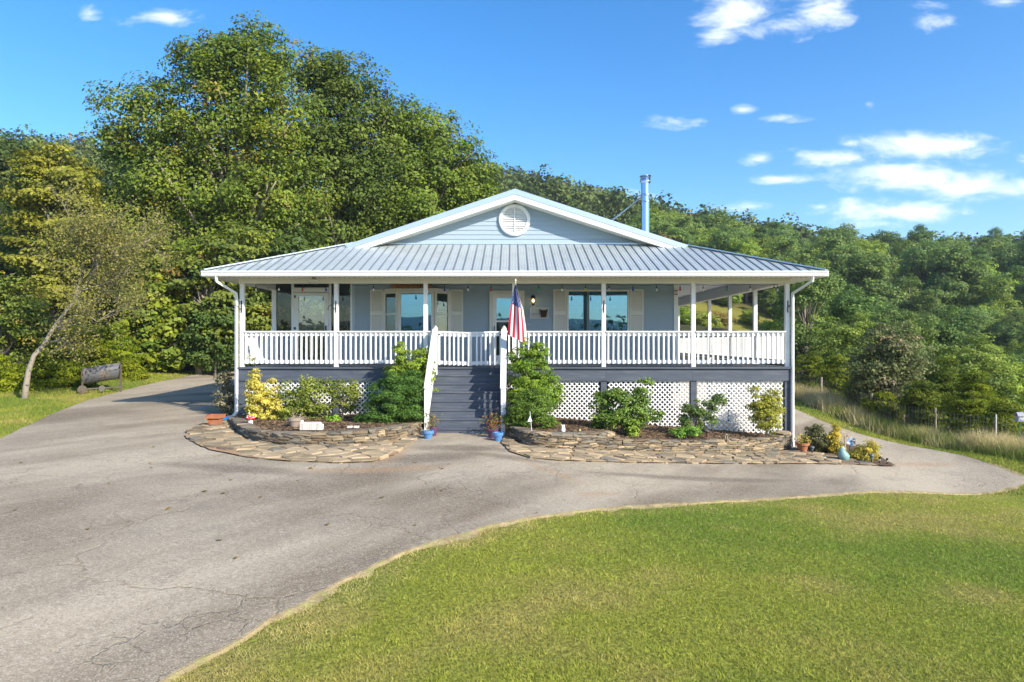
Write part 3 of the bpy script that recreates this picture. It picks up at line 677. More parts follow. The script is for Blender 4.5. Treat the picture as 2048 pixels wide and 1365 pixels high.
# bay window: flat middle light and two canted side lights
yb_ = YW-.34
bx0, bx1, bx2, bx3 = WX(769,YW), WX(797,yb_), WX(868,yb_), WX(899,YW)
bay = hp('bay_window', cream, MB().prism([(bx0,YW-.03,zb_-.06),(bx1,yb_-.03,zb_-.06),(bx2,yb_-.03,zb_-.06),(bx3,YW-.03,zb_-.06)][::-1], (0,0,.06)).prism([(bx0,YW-.03,zt_w-.05),(bx1,yb_-.03,zt_w-.05),(bx2,yb_-.03,zt_w-.05),(bx3,YW-.03,zt_w-.05)][::-1], (0,0,.07)))
hp('apron_panel', siding, MB().prism([(bx0,YW-.03,DK+.003),(bx1,yb_-.02,DK+.003),(bx2,yb_-.02,DK+.003),(bx3,YW-.03,DK+.003)][::-1], (0,0,zb_-.065-DK)), bay)
def light(a, b, g, blinds):
    a = Vector(a); b = Vector(b); d = (b-a); Ln = d.length; d /= Ln; nn = Vector((d.y, -d.x)); fr = .075
    def q(s, o, z): p = a+d*s+nn*o; return (p.x, p.y, z)
    def slab(m, s0, s1, o0, o1, z0, z1): m.prism([q(s0,o0,z0), q(s1,o0,z0), q(s1,o1,z0), q(s0,o1,z0)][::-1], (0,0,z1-z0))
    z0, z1 = zb_, zt_w-.052; f = MB()
    slab(f,0,fr,-.02,.04,z0,z1); slab(f,Ln-fr,Ln,-.02,.04,z0,z1); slab(f,fr,Ln-fr,-.02,.04,z1-fr,z1); slab(f,fr,Ln-fr,-.02,.04,z0,z0+fr)
    o = hp('sash', cream, f, bay)
    # glazing sits in the same part level as the sash
    m = MB(); slab(m, fr, Ln-fr, .008, .014, z0+fr, z1-fr); hp('pane', g, m, bay)
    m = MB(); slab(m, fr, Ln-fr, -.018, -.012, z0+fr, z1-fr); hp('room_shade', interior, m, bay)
    if blinds:
        m = MB(); z = z1-fr-.01
        while z > z0+(z1-z0)*.5: slab(m, fr+.01, Ln-fr-.01, -.004, .004, z-.034, z-.006); z -= .042
        hp('blinds', blindm, m, bay, kind='stuff')
    else:
        m = MB(); zm = z0+(z1-z0)*.46; slab(m, fr, Ln-fr, -.002, .03, zm-.02, zm+.02); hp('meeting_rail', cream, m, bay)
light((bx0,YW-.03),(bx1,yb_), glassd, False); light((bx1,yb_),(bx2,yb_), glass, True); light((bx2,yb_),(bx3,YW-.03), glassd, False)
# entry door with full glass storm door
dx0, dx1 = WX(979,YW), WX(1049,YW); dz1 = WZ(582, YW)
door = hp('front_door', cream, MB().box(dx0,dx0+.085,YW-.07,YW-.02,DK+.004,dz1).box(dx1-.085,dx1,YW-.07,YW-.02,DK+.004,dz1).box(dx0+.085,dx1-.085,YW-.07,YW-.02,dz1-.085,dz1))
hp('storm_door', whitev, MB().box(dx0+.09,dx0+.20,YW-.06,YW-.025,DK+.01,dz1-.09).box(dx1-.20,dx1-.09,YW-.06,YW-.025,DK+.01,dz1-.09).box(dx0+.20,dx1-.20,YW-.06,YW-.025,dz1-.22,dz1-.09).box(dx0+.20,dx1-.20,YW-.06,YW-.025,WZ(643,YW)-.025,WZ(643,YW)+.025).box(dx0+.20,dx1-.20,YW-.06,YW-.025,DK+.01,DK+.25), door)
hp('pane', glass, MB().box(dx0+.20,dx1-.20,YW-.046,YW-.04,WZ(643,YW)+.025,dz1-.22), door); hp('pane', glassd, MB().box(dx0+.20,dx1-.20,YW-.046,YW-.04,DK+.25,WZ(643,YW)-.025), door)
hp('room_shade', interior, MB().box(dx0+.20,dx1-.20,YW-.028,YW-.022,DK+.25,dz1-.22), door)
hp('handle', black, MB().box(dx0+.13,dx0+.15,YW-.10,YW-.06,DK+.95,DK+1.10), door)

# ---- screened room on the left end of the porch
def rx(px): return WX(px, YW)
scr = glass_mat('insect_screen', (.5,.55,.5), .10, (.40,.42,.42))
zk = WZ(672, YW)
room = hp('screened_room', whitev, MB().box(rx(583.5),rx(588.5),YW-.03,YW+.05,DK,CEIL).box(rx(658.5),rx(663),YW-.03,YW+.05,DK,CEIL).box(rx(701.5),rx(705),YW-.035,YW+.05,DK,CEIL).box(rx(588.5),rx(658.5),YW-.02,YW+.04,WZ(577,YW)-.05,WZ(577,YW)+.02))
kw = hp('knee_wall', siding, MB().box(XL+.10,rx(583.5),YW+.005,YW+.06,DK,zk).box(rx(663),rx(701.5),YW+.005,YW+.06,DK,zk))
clap(kw, lambda z: XL+.10, lambda z: rx(583.5), DK+.004, zk-.01, YW+.004); clap(kw, lambda z: rx(663), lambda z: rx(701.5), DK+.004, zk-.01, YW+.004)
for a, b, z0 in ((547,583.5,zk),(663,701.5,zk),(588.5,658.5,WZ(577,YW)+.03)): hp('screen', scr, MB().box(rx(a),rx(b),YW+.01,YW+.014,z0,CEIL-.01), room)
sd = hp('screen_door', whitev, MB().box(rx(589),rx(598),YW-.045,YW-.0,DK+.01,WZ(586,YW)).box(rx(650),rx(658),YW-.045,YW-.0,DK+.01,WZ(586,YW)).box(rx(598),rx(650),YW-.045,YW-.0,WZ(592,YW),WZ(586,YW)).box(rx(589),rx(658),YW-.06,YW-.02,WZ(585,YW),WZ(577,YW)).box(rx(598),rx(650),YW-.045,YW-.0,DK+.01,DK+.12))
hp('pane', glass_mat('door_glass', (.75,.78,.72), .22, (.75,.76,.74)), MB().box(rx(598),rx(650),YW-.03,YW-.024,DK+.12,WZ(592,YW)), sd)
for py in (594, 657): hp('hinge', black, MB().box(rx(589.5),rx(592.5),YW-.056,YW-.046,WZ(py+2.5,YW),WZ(py-2.5,YW)), sd)
hp('handle', black, MB().box(rx(652),rx(654),YW-.09,YW-.046,DK+.95,DK+1.1), sd)
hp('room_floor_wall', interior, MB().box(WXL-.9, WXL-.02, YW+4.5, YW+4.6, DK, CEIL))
lk = thing('storage_cupboard', 'tall pale cupboard inside the screened room seen through its glass door', 'cupboard', (rx(625)*1.1, YW+1.9, DK))
lm = M('pale_cupboard', (.50,.47,.43), .6, .08, 4)
for i in range(3):
    MB().box(rx(600)*1.08+i*.27, rx(600)*1.08+i*.27+.262, YW+1.55, YW+2.0, DK+.02, DK+1.42).build('cupboard_door', lm, lk)
MB().box(rx(600)*1.08-.02, rx(600)*1.08+.84, YW+1.53, YW+2.1, DK+1.425, DK+1.46).build('top', lm, lk)
sh = thing('wire_rack', 'white wire rack standing in the screened room beside the house wall', 'rack', (rx(688)*1.05, YW+1.2, DK))
for xx in (-.10,.10):
    for yy in (0,.3): MB().box(rx(690)*1.05+xx-.012, rx(690)*1.05+xx+.012, YW+1.0+yy, YW+1.02+yy, DK, DK+1.5).build('upright', whitev, sh)
for k in range(5): MB().box(rx(690)*1.05-.11, rx(690)*1.05+.11, YW+1.0, YW+1.32, DK+.25+k*.29, DK+.262+k*.29).build('shelf', whitev, sh)

# ---- railings
def railing(a, b, n, nrm, z0=None, lean=0, name='railing'):
    """cap, two rails and balusters fixed to the outer face"""
    a = Vector(a); b = Vector(b); d = (b-a).normalized(); Ln = (b-a).length; nn = Vector((nrm[0], nrm[1], 0))
    zt_ = DK+.915; up = Vector((0,0,1))
    def pnt(s, z, o): p = a+d*s; return Vector((p.x, p.y, z))+nn*o
    o = hp(name, white, MB().bar(pnt(0, zt_-.018, .02), pnt(Ln, zt_-.018, .02), .13, .034))
    hp('top_rail', white, MB().bar(pnt(0, zt_-.085, -.0), pnt(Ln, zt_-.085, -.0), .038, .085), o); hp('bottom_rail', white, MB().bar(pnt(0, DK+.135, -.0), pnt(Ln, DK+.135, -.0), .038, .085), o)
    st = Ln/n; rr_ = random.Random(int(a.x*100+a.y))
    for k in range(n):
        s = (k+.5)*st+rr_.uniform(-.004,.004); t = rr_.uniform(-.005,.005)
        hp('baluster', white, MB().bar(pnt(s, DK+.085+rr_.uniform(-.004,.004), .041), pnt(s+t, zt_-.037, .041), .04, .042, up=nn), o)
NX0, NX1 = -1.93, -.20
segs = []
for i in range(6):
    x0, x1 = PX[i]+.055, PX[i+1]-.055
    if i == 2: segs.append((x0, NX0-.06)); continue
    if i == 3: segs.append((x0, x1)); continue
    segs.append((x0, x1))
segs.append((NX1+.06, PX[3]-.055))
for x0, x1 in segs:
    if x1-x0 > .08: railing((x0, YF+.05, 0), (x1, YF+.05, 0), max(1, round((x1-x0)/.1245)), (0,-1))
yy = YF+.105
for y2 in SIDE_Y:
    railing((XR, yy, 0), (XR, y2-.05, 0), round((y2-yy)/.1245), (1, 0)); yy = y2+.05
yy = YF+.105; railing((XL, yy, 0), (XL, YW-.05, 0), round((YW-yy)/.1245), (-1, 0))
# two gate leaves, sagging to the middle
gm = (NX0+NX1)/2
for x0, x1, zl, zr in ((NX0+.07, gm-.006, 0, -.03), (gm+.006, NX1-.07, -.025, 0)):
    gt = hp('gate', white, MB().bar((x0, YF-.01, DK+.895+zl), (x1, YF-.01, DK+.895+zr), .09, .034))
    hp('top_rail', white, MB().bar((x0, YF+.0, DK+.83+zl), (x1, YF+.0, DK+.83+zr), .038, .085), gt); hp('bottom_rail', white, MB().bar((x0, YF+.0, DK+.12+zl), (x1, YF+.0, DK+.12+zr), .038, .085), gt)
    n = 7
    for k in range(n):
        t = (k+.5)/n if k not in (0, n-1) else (.03 if k == 0 else .97); x = x0+(x1-x0)*t; z = zl+(zr-zl)*t
        hp('baluster', white, MB().box(x-.02, x+.02, YF-.061, YF-.021, DK+.06+z, DK+.876+z), gt)
    hp('hinge', black, MB().box((x0 if zl == 0 else x1-.05), (x0+.05 if zl == 0 else x1), YF-.07, YF-.062, DK+.81, DK+.84), gt)

# ---- stairs
RISE, RUN = .188, .255
def stringer(x): return MB().prism([(x, YF-.06, DK-.05), (x, YF-.06-RUN*7.6, DK-.05-RISE*7.5), (x, YF-.06-RUN*7.6, -.15), (x, YF-.06, -.15)], (.04,0,0))
stairs = hp('stairs', greydeck, stringer(NX0-.02)); hp('stringer', greydeck, stringer(NX1-.02), stairs)
for k in range(1, 8):
    z = DK-RISE*k; y1 = YF-.055-RUN*(k-1); y0 = y1-RUN-.03
    hp('tread', greydeck, MB().box(NX0-.035, NX1+.035, y0, y1, z-.04, z), stairs, bevel=.005); hp('riser', greydeck, MB().box(NX0+.022, NX1-.022, y1-.012, y1+.006, z+.0, z+RISE-.041), stairs)
yl = YF-.055-RUN*7; hp('riser', greydeck, MB().box(NX0+.022, NX1-.022, yl-.012, yl+.006, -.1, DK-RISE*7-.041), stairs)
for x, sx in ((NX0, -1), (NX1, 1)):
    sr = hp('stair_railing', white, MB().bar((x, YF-.14, DK+.94), (x, yl+.0, DK-RISE*7+.90), .135, .036))
    hp('newel_post', white, MB().box(x-.048, x+.048, YF-.14, YF-.045, DK-.30, DK+.97).lathe([(.064,DK+.97),(.055,DK+.985),(.02,DK+1.035),(.0005,DK+1.05)], (x, YF-.092, 0), 4), sr); hp('newel_post', white, MB().box(x-.05, x+.05, yl-.05, yl+.05, -.05 if sx < 0 else -.1, DK-RISE*7+.875), sr)
    a = Vector((x, YF-.14, DK)); b = Vector((x, yl+.05, DK-RISE*7))
    hp('lower_rail', white, MB().bar(a+Vector((0,0,.84)), b+Vector((0,0,.80)), .038, .085), sr); hp('lower_rail', white, MB().bar(a+Vector((0,0,.14)), b+Vector((0,0,.14)), .038, .085), sr)
    for k in range(13):
        p = a.lerp(b, (k+.7)/13.4); hp('baluster', white, MB().box(x+sx*.021, x+sx*.059, p.y-.019, p.y+.019, p.z+.06, p.z+.87), sr)
# ------------------------------------------------------------------ dry stone walls, flagstone aprons, beds
import bmesh
def stone_mesh(seed, mat):
    r = random.Random(seed); bm = bmesh.new(); bmesh.ops.create_cube(bm, size=1.0)
    bmesh.ops.subdivide_edges(bm, edges=bm.edges[:], cuts=1, use_grid_fill=True)
    for v in bm.verts:
        p = v.co.copy(); n = p.normalized()*.62; p = p.lerp(n, .30)
        v.co = p+Vector((r.uniform(-.07,.07), r.uniform(-.07,.07), r.uniform(-.09,.09)))
    me = bpy.data.meshes.new('stone'); bm.to_mesh(me); bm.free(); me.materials.append(mat); return me
stone_mats = [M('stone_tan', (.265,.205,.125), .85, .22, 2.2, .5, 14, dirt=(.14,.12,.08), dirt_amt=.6), M('stone_grey', (.185,.160,.120), .85, .25, 2.5, .5, 14, dirt=(.30,.26,.20), dirt_amt=.5),
    M('stone_brown', (.17,.125,.078), .85, .25, 2.0, .5, 14, dirt=(.09,.08,.06), dirt_amt=.6), M('stone_buff', (.40,.305,.185), .85, .2, 2.0, .5, 14, dirt=(.2,.16,.11), dirt_amt=.5), M('stone_dark', (.125,.11,.085), .9, .25, 3, .5, 14)]
STONES = [[stone_mesh(k*10+j, m) for j in range(5)] for k, m in enumerate(stone_mats)]
def path_at(path, s):
    for a, b in zip(path, path[1:]):
        l = math.dist(a, b)
        if s <= l: t = s/l; return Vector((a[0]+(b[0]-a[0])*t, a[1]+(b[1]-a[1])*t)), (Vector(b)-Vector(a)).normalized()
        s -= l
    a, b = path[-2], path[-1]; return Vector(b), (Vector(b)-Vector(a)).normalized()
def stone_wall(name, label, path, top, inner, weights, seed):
    r = random.Random(seed); path = smooth_poly(path, 2, False); Ln = sum(math.dist(a, b) for a, b in zip(path, path[1:]))
    mid, _ = path_at(path, Ln/2); root = thing(name, label, 'stone wall', (mid.x, mid.y, g1(mid.x, mid.y)))
    core = MB(); n = int(Ln/.15); pr = None
    for k in range(n+1):
        p, d = path_at(path, Ln*k/n); nn = Vector((-d.y, d.x))*inner; q = p+nn*.10; q2 = p+nn*.26; zt_ = top(p.x)-.05; zb = g1(p.x, p.y)-.1
        cur = [(q.x,q.y,zb),(q2.x,q2.y,zb),(q2.x,q2.y,zt_),(q.x,q.y,zt_)]
        if pr: core.add(pr+cur, [(0,1,5,4),(1,2,6,5),(2,3,7,6),(3,0,4,7)])
        pr = cur
    core.build('rubble_core', stone_mats[4], root)
    off = root.location; zoff = 0.0; cnt = 0; row = 0
    while row < 12:
        s = r.uniform(0, .1); any_ = False; hrow = r.uniform(.040, .058)
        while s < Ln:
            l = r.uniform(.14, .36) if r.random() < .82 else r.uniform(.08, .14); l = min(l, Ln-s+.05)
            p, d = path_at(path, min(s+l/2, Ln)); zb = g1(p.x, p.y)-.03+zoff; tp = top(p.x)
            if zb+hrow*.45 < tp:
                any_ = True; nn = Vector((-d.y, d.x))*inner; dep = r.uniform(.16, .22); q = p+nn*(dep/2-.02+r.uniform(-.018,.02))
                last = zb+hrow*1.5 >= tp; h = (tp-zb) if last else hrow*r.uniform(.86, 1.02)
                k = r.choices(range(5), weights)[0]; o = bpy.data.objects.new('stone', STONES[k][r.randrange(5)]); C.objects.link(o); o.parent = root
                dd = dep*(1.5 if last else 1)
                q = q+nn*((dd-dep)/2)
                o.location = Vector((q.x, q.y, zb+h/2))-off; o.rotation_euler = (r.uniform(-.04,.04), r.uniform(-.05,.05), math.atan2(d.y, d.x)+r.uniform(-.06,.06)); o.scale = (l*1.05, dd, h*1.04); cnt += 1
            s += l
        zoff += hrow*.97; row += 1
        if not any_: break
    return root, path
topL = lambda x: float(np.interp(x, [-7,-6.2,-2.6,-2.05], [.24,.30,.33,.27])); topR = lambda x: float(np.interp(x, [-.1,.8,2.2,2.3,3.6,6.5,6.6,7], [.22,.19,.14,-.01,-.12,-.23,-.15,-.15]))
def GPL(*pts): return [tuple(GP(*p)[:2]) for p in pts]
WL = GPL((459,846),(474,868),(497,884),(555,893),(610,895),(670,895),(750,890),(805,881),(842,870))
WR = GPL((1010,872),(1044,892),(1095,901),(1160,904),(1240,906),(1350,907),(1470,907),(1560,905))+[(6.86,16.75),(6.92,17.2)]
wl, pl = stone_wall('stone_wall', 'curved dry stone retaining wall around the bed left of the stairs', WL, topL, 1, (2.4,3.6,3.2,.8,1.8), 3)
wr, pr_ = stone_wall('stone_wall', 'long dry stone retaining wall around the bed right of the stairs', WR, topR, 1, (3.4,3,2.8,1.8,1.0), 4)
mulch = M('bark_mulch', (.105,.068,.042), .95, .45, 14, 1.0, 30, dirt=(.26,.17,.10), dirt_amt=.8, dscale=9)
def bz(top):
    def f(x, y):
        x = np.asarray(x, float); y = np.asarray(y, float); w = np.clip((YF-y)/3.0, 0, 1); t = np.array([top(v) for v in np.atleast_1d(x)])-.045
        return t*w+(bedz(x)-.02)*(1-w)+.03*(vnoise(np.asarray(x)*3, np.asarray(y)*3, 2)-.5)
    return f
BL = [(p[0]+.0, p[1]) for p in pl]+[(-2.0,YF+.2),(-6.8,YF+.2)]; BR = [(p[0], p[1]) for p in pr_]+[(6.9,YF+.2),(-.12,YF+.2)]
def inset(poly, d):
    c = np.array(poly).mean(0); return [tuple(np.array(p)+(c-np.array(p))/np.linalg.norm(c-np.array(p))*d) for p in poly]
BLi, BRi = inset(BL, .12), inset(BR, .12)
sheet('garden_bed', densify(BLi, .15), bz(topL), .14, mulch); sheet('garden_bed', densify(BRi, .15), bz(topR), .14, mulch)
def chips():
    V = []; Fq = []; c = []
    r = np.random.default_rng(5)
    for poly, top in ((BLi, topL), (BRi, topR)):
        b = np.array(poly); lo, hi = b.min(0), b.max(0); p = r.uniform(lo, hi, (7000, 2)); p = p[inside(poly, p[:,0], p[:,1])]
        z = bz(top)(p[:,0], p[:,1])
        for (x, y), zz in zip(p, z):
            a = r.uniform(0, 6.28); l = r.uniform(.02, .05); w = r.uniform(.006, .016); dx, dy = math.cos(a)*l, math.sin(a)*l; ex, ey = -math.sin(a)*w, math.cos(a)*w; t1, t2 = r.uniform(.004, .03, 2)
            k = len(V); V += [(x-dx-ex,y-dy-ey,zz+t1),(x+dx-ex,y+dy-ey,zz+t2),(x+dx+ex,y+dy+ey,zz+t2+.006),(x-dx+ex,y-dy+ey,zz+t1+.006)]; Fq.append((k,k+1,k+2,k+3))
            q = r.random(); c.append(np.array((.09,.055,.033))*(1-q)+np.array((.30,.20,.115))*q)
    tag(place('mulch_chips', mesh_np('mulch_chips', V, Fq, np.array(c)), foliage_mat('bark_chip', 0, .9, 0, 0, .1)), kind='stuff')
chips()
def clip(poly, n, c):
    out = []
    for i in range(len(poly)):
        a, b = poly[i], poly[(i+1)%len(poly)]; da, db = a.dot(n)-c, b.dot(n)-c
        if da <= 0: out.append(a)
        if (da < 0) != (db < 0) and da != db: out.append(a.lerp(b, da/(da-db)))
    return out
def apron(label, poly, sx, sy, ang, seed, base_mat):
    r = random.Random(seed); root = sheet('stone_apron', densify(poly, .12, .02, seed), lambda x, y: gz(x, y)+.055, .2, base_mat); 
    b = np.array(poly); lo, hi = b.min(0)-.3, b.max(0)+.3; ca, sa = math.cos(ang), math.sin(ang); seeds = []
    nx = int((hi-lo).max()*1.6/sx); ny = int((hi-lo).max()*1.6/sy); cx, cy = (lo+hi)/2
    for i in range(-nx, nx):
        for j in range(-ny, ny):
            u = (i+.5*(j%2)+r.uniform(-.42,.42))*sx; v = (j+r.uniform(-.42,.42))*sy
            x, y = cx+u*ca-v*sa, cy+u*sa+v*ca
            if lo[0] < x < hi[0] and lo[1] < y < hi[1]: seeds.append(Vector((x, y)))
    P = np.array([tuple(s) for s in seeds]); ins = inside(poly, P[:,0], P[:,1]); mats = stone_mats
    for k, s in enumerate(seeds):
        if not ins[k]: continue
        c = [s+Vector((x, y)) for x, y in ((-.7,-.7),(.7,-.7),(.7,.7),(-.7,.7))]; near = sorted(range(len(seeds)), key=lambda q: (seeds[q]-s).length_squared)[1:15]
        for q in near:
            n = (seeds[q]-s); l = n.length; n = n/l; c = clip(c, n, (s+seeds[q]).dot(n)/2-.009-r.uniform(0,.009))
            if len(c) < 3: break
        if len(c) < 3: continue
        cc = [v for v in c if inside(poly, [v.x], [v.y])[0]]
        if len(cc) < len(c):     # trim at the outline by pulling corners in
            c2 = []
            for v in c:
                t = 0
                while not inside(poly, [v.x+(s.x-v.x)*t], [v.y+(s.y-v.y)*t])[0] and t < 1: t += .1
                c2.append(v.lerp(s, min(t, .95)))
            c = c2
        cj = []
        for i in range(len(c)):
            a, b2 = c[i], c[(i+1)%len(c)]; cj.append(a+Vector((r.uniform(-.012,.012), r.uniform(-.012,.012))))
            if (b2-a).length > .16: cj.append(a.lerp(b2, .5)+Vector((r.uniform(-.022,.022), r.uniform(-.022,.022))))
        zs = g1(s.x, s.y)+.06; tx, ty = r.uniform(-.045,.045), r.uniform(-.06,.03); th = r.uniform(.003,.020)
        ring0 = []; ring1 = []; ring2 = []
        for v in cj:
            z = zs+(g1(v.x, v.y)+.06-zs); d = v-s; zt_ = z+th+d.x*tx+d.y*ty
            ring0.append((v.x, v.y, z-.06)); ring1.append((v.x, v.y, zt_-.012)); w = s+d*.90; ring2.append((w.x, w.y, zt_+r.uniform(-.004,.006)))
        n = len(cj); m = MB().add(ring0+ring1+ring2, [(i,(i+1)%n,(i+1)%n+n,i+n) for i in range(n)]+[(i+n,(i+1)%n+n,(i+1)%n+2*n,i+2*n) for i in range(n)]+[tuple(range(2*n,3*n))])
        m.build('flagstone', mats[r.choices(range(5), (5,.5,.9,5,.05))[0]], root)
    return root
clayd = M('clay_mortar', (.36,.25,.145), .9, .25, 3, .6, 25, dirt=(.40,.20,.09), dirt_amt=.7, dscale=1.2)
AL = [(-6.95,16.9)]+GPL((400,855),(372,868),(370,880),(395,895),(425,906),(480,918),(530,924),(580,928),(677,932),(745,930),(790,915),(838,882),(838,873),(800,884),(750,893),(670,898),(610,898),(555,896),(496,887),(472,870))
AR = GPL((1008,874),(1002,890),(1020,908),(1060,921),(1120,927),(1220,929),(1350,931),(1500,932),(1620,932),(1700,933),(1760,936),(1720,925),(1650,912),(1600,903))+[(7.0,17.2),(6.95,16.8)]+GPL((1560,908),(1470,910),(1350,910),(1240,909),(1160,907),(1095,904),(1042,895))
apron('', AL, .42, .24, .1, 21, clayd); apron('', AR, .42, .23, .3, 22, clayd)

# ------------------------------------------------------------------ vegetation
LEAF = foliage_mat('broad_leaves', .36, .55, .010, .12, .25); NEEDLE = foliage_mat('needle_sprays', .34, .6, .008, .10, .15); GRASSM = foliage_mat('grass_blades', .3, .6, 0, 0, .15)
bark = M('grey_bark', (.20,.17,.14), .9, .3, 4, .8, 25); pale_bark = M('pale_bark', (.29,.25,.19), .9, .3, 5, .6, 25, dirt=(.12,.10,.08), dirt_amt=.6, dscale=5)
twig = M('twig_bark', (.27,.22,.16), .9, .25, 6)
def unit(v): return v/np.maximum(np.linalg.norm(v, axis=1, keepdims=True), 1e-9)
def leaf_arrays(P, Nn, size, asp, r, cup=.18):
    n = len(P); a = unit(np.cross(Nn, r.normal(size=(n,3)))); b = np.cross(Nn, a); s = size[:, None]
    V = np.stack([P-a*s*.5, P+b*s*asp*.5+Nn*s*cup*.5, P+a*s*.5-Nn*s*cup*.4, P-b*s*asp*.5+Nn*s*cup*.5], 1).reshape(-1, 3)
    return V, np.arange(4*n).reshape(n, 4)
def crown(lobes, n_cl, cl_r, per, leaf, colA, colB, r, flat=.55, up=.55, asp=.62, shell=.5, spread=1.0, colC=None, cfrac=.0, droop=0):
    """leaf clumps through a crown made of lobes (x,y,z,rx,ry,rz); returns mesh arrays and clump centres"""
    L = np.array(lobes, float); w = (L[:,3]*L[:,4]*L[:,5])**.7; k = r.choice(len(L), n_cl, p=w/w.sum())
    d = unit(r.normal(size=(n_cl,3))); rad = shell+(1-shell)*r.random((n_cl,1))**.6; rad[r.random(n_cl) < .12] *= .6
    Cc = L[k,:3]+d*rad*L[k,3:]; out = unit(d*L[k,3:])
    per_c = np.maximum(4, (per*r.uniform(.6,1.4,n_cl)).astype(int)); idx = np.repeat(np.arange(n_cl), per_c); n = len(idx)
    cr = cl_r*r.uniform(.65,1.35,n_cl)
    off = r.normal(size=(n,3))*.55; ol = np.linalg.norm(off, axis=1, keepdims=True); off = off*np.minimum(1, .95/np.maximum(ol, .01)); off[:,2] *= flat; off[:,2] = np.abs(off[:,2])*np.where(r.random(n) < .72, 1, -1)
    P = Cc[idx]+off*cr[idx][:,None]*spread
    if droop: P[:,2] -= droop*(off[:,0]**2+off[:,1]**2)*cr[idx]
    Nn = unit(out[idx]*.55+np.array([0,0,up])+unit(off)*.45+r.normal(size=(n,3))*.45)
    sz = leaf*r.uniform(.65,1.35,n); V, Fq = leaf_arrays(P, Nn, sz, asp, r)
    t = np.clip(r.normal(.5,.28,n_cl)[idx]*.6+r.random(n)*.4, 0, 1)[:,None]; col = np.array(colA)*(1-t)+np.array(colB)*t
    if colC is not None:
        q = (r.random(n_cl)[idx] < cfrac) & (r.random(n) < .6); col[q] = np.array(colC)*r.uniform(.7,1.2,(q.sum(),1))
    return V, Fq, col*np.array([1.38,1.46,1.4])*r.uniform(.75,1.2,(n,1)), Cc
def limbs(m, base, top, cents, r, n, r0, bend=.25, z0=.3, nseg=4, sides=5):
    base = Vector(base); top = Vector(top)
    for k in r.choice(len(cents), min(n, len(cents)), replace=False):
        c = Vector(cents[k]); H = top.z-base.z; f = min(max((c.z-base.z)/max(H,.1)*.72-r.uniform(0,.22), z0*.6), .92); a = base.lerp(top, f)
        mid = a.lerp(c, .5)+Vector((0,0,(c-a).length*bend*r.uniform(-.3,1))); ra = r0*(1-f)*.55+.012*r0/.2
        pts = [a.lerp(mid, t*2) if t < .5 else mid.lerp(c, t*2-1) for t in [i/nseg for i in range(nseg+1)]]
        m.tube(pts, [ra*(1-.82*i/nseg) for i in range(nseg+1)], sides)
def tree(name, label, base, lobes, n_cl, cl_r, per, leaf, colA, colB, seed, trunk_r=.25, top=None, bmat=None, nl=40, mat=None, cat='tree', group=None, lean=(0,0), foliage='crown', **kw):
    r = np.random.default_rng(seed); base = Vector(base); root = thing(name, label, cat, base, group)
    Lw = np.array(lobes, float); V, Fq, col, cents = crown(lobes, n_cl, cl_r, per, leaf, colA, colB, r, **kw)
    me = mesh_np(foliage, V-np.array(base), Fq, col); place(foliage, me, mat or LEAF, root)
    if top is None: z = Lw[:,2].max(); c = Lw[:,:3].mean(0); top = (c[0], c[1], z)
    m = MB(); top = Vector(top); pts = [base+Vector((0,0,-.3))]+[base.lerp(top, t)+Vector((r.normal(0,.02),r.normal(0,.02),0))*(top-base).length for t in (.25,.5,.75,1)]
    m.tube(pts, [trunk_r*1.2, trunk_r, trunk_r*.75, trunk_r*.45, trunk_r*.12], 8)
    limbs(m, base, top, cents, r, nl, trunk_r)
    m.build('trunk' if trunk_r > .05 else 'stems', bmat or bark, root, smooth=True)
    return root
def LB(px, py, rx, ry, Y, dep=None):      # a crown lobe given where it shows at depth Y
    p = WP(px, py, Y); s = Y/F; return (p.x, p.y, p.z, rx*s, dep if dep is not None else (rx+ry)/2*s, ry*s)
GA, GB = (.070,.115,.018), (.205,.245,.026)
DA, DB = (.045,.080,.020), (.125,.175,.036)
Y0 = 38.0
def base_at(px, Y): x = WX(px, Y); return (x, Y, g1(x, Y)-.1)
tree('oak_tree', 'tallest broad oak towering left of the house with pale limbs', base_at(470,Y0),
     [LB(492,92,58,46,Y0),LB(553,118,50,46,Y0),LB(420,130,70,50,Y0),LB(480,150,90,60,Y0),LB(345,175,60,45,Y0),LB(272,220,72,48,Y0),LB(330,260,95,60,Y0),LB(235,285,45,50,Y0),LB(430,250,110,80,Y0),LB(560,230,80,90,Y0),
      LB(330,370,90,75,Y0,3.5),LB(450,380,120,90,Y0,4),LB(560,370,90,110,Y0,3.5),LB(420,500,120,90,Y0,3.5),LB(540,510,100,80,Y0,3.5),LB(300,470,75,80,Y0,3),LB(340,580,90,60,Y0,3)],
     620, 1.02, 165, .19, GA, (.235,.255,.026), 31, trunk_r=.42, top=WP(492,90,Y0), bmat=pale_bark, nl=90, flat=.72, shell=.45, colC=(.26,.20,.03), cfrac=.08)
Y1 = 42.0
tree('maple_tree', 'dense dark maple behind the house next to the tall oak', base_at(690,Y1),
     [LB(640,160,50,45,Y1),LB(690,165,55,50,Y1),LB(745,205,50,50,Y1),LB(650,250,80,80,Y1),LB(720,290,80,80,Y1),LB(660,370,100,90,Y1,4),LB(640,470,100,80,Y1,4),LB(740,400,70,90,Y1,3)],
     340, 1.05, 165, .20, DA, (.165,.215,.026), 32, trunk_r=.36, top=WP(690,180,Y1), nl=50, flat=.75)
Y2 = 44.0
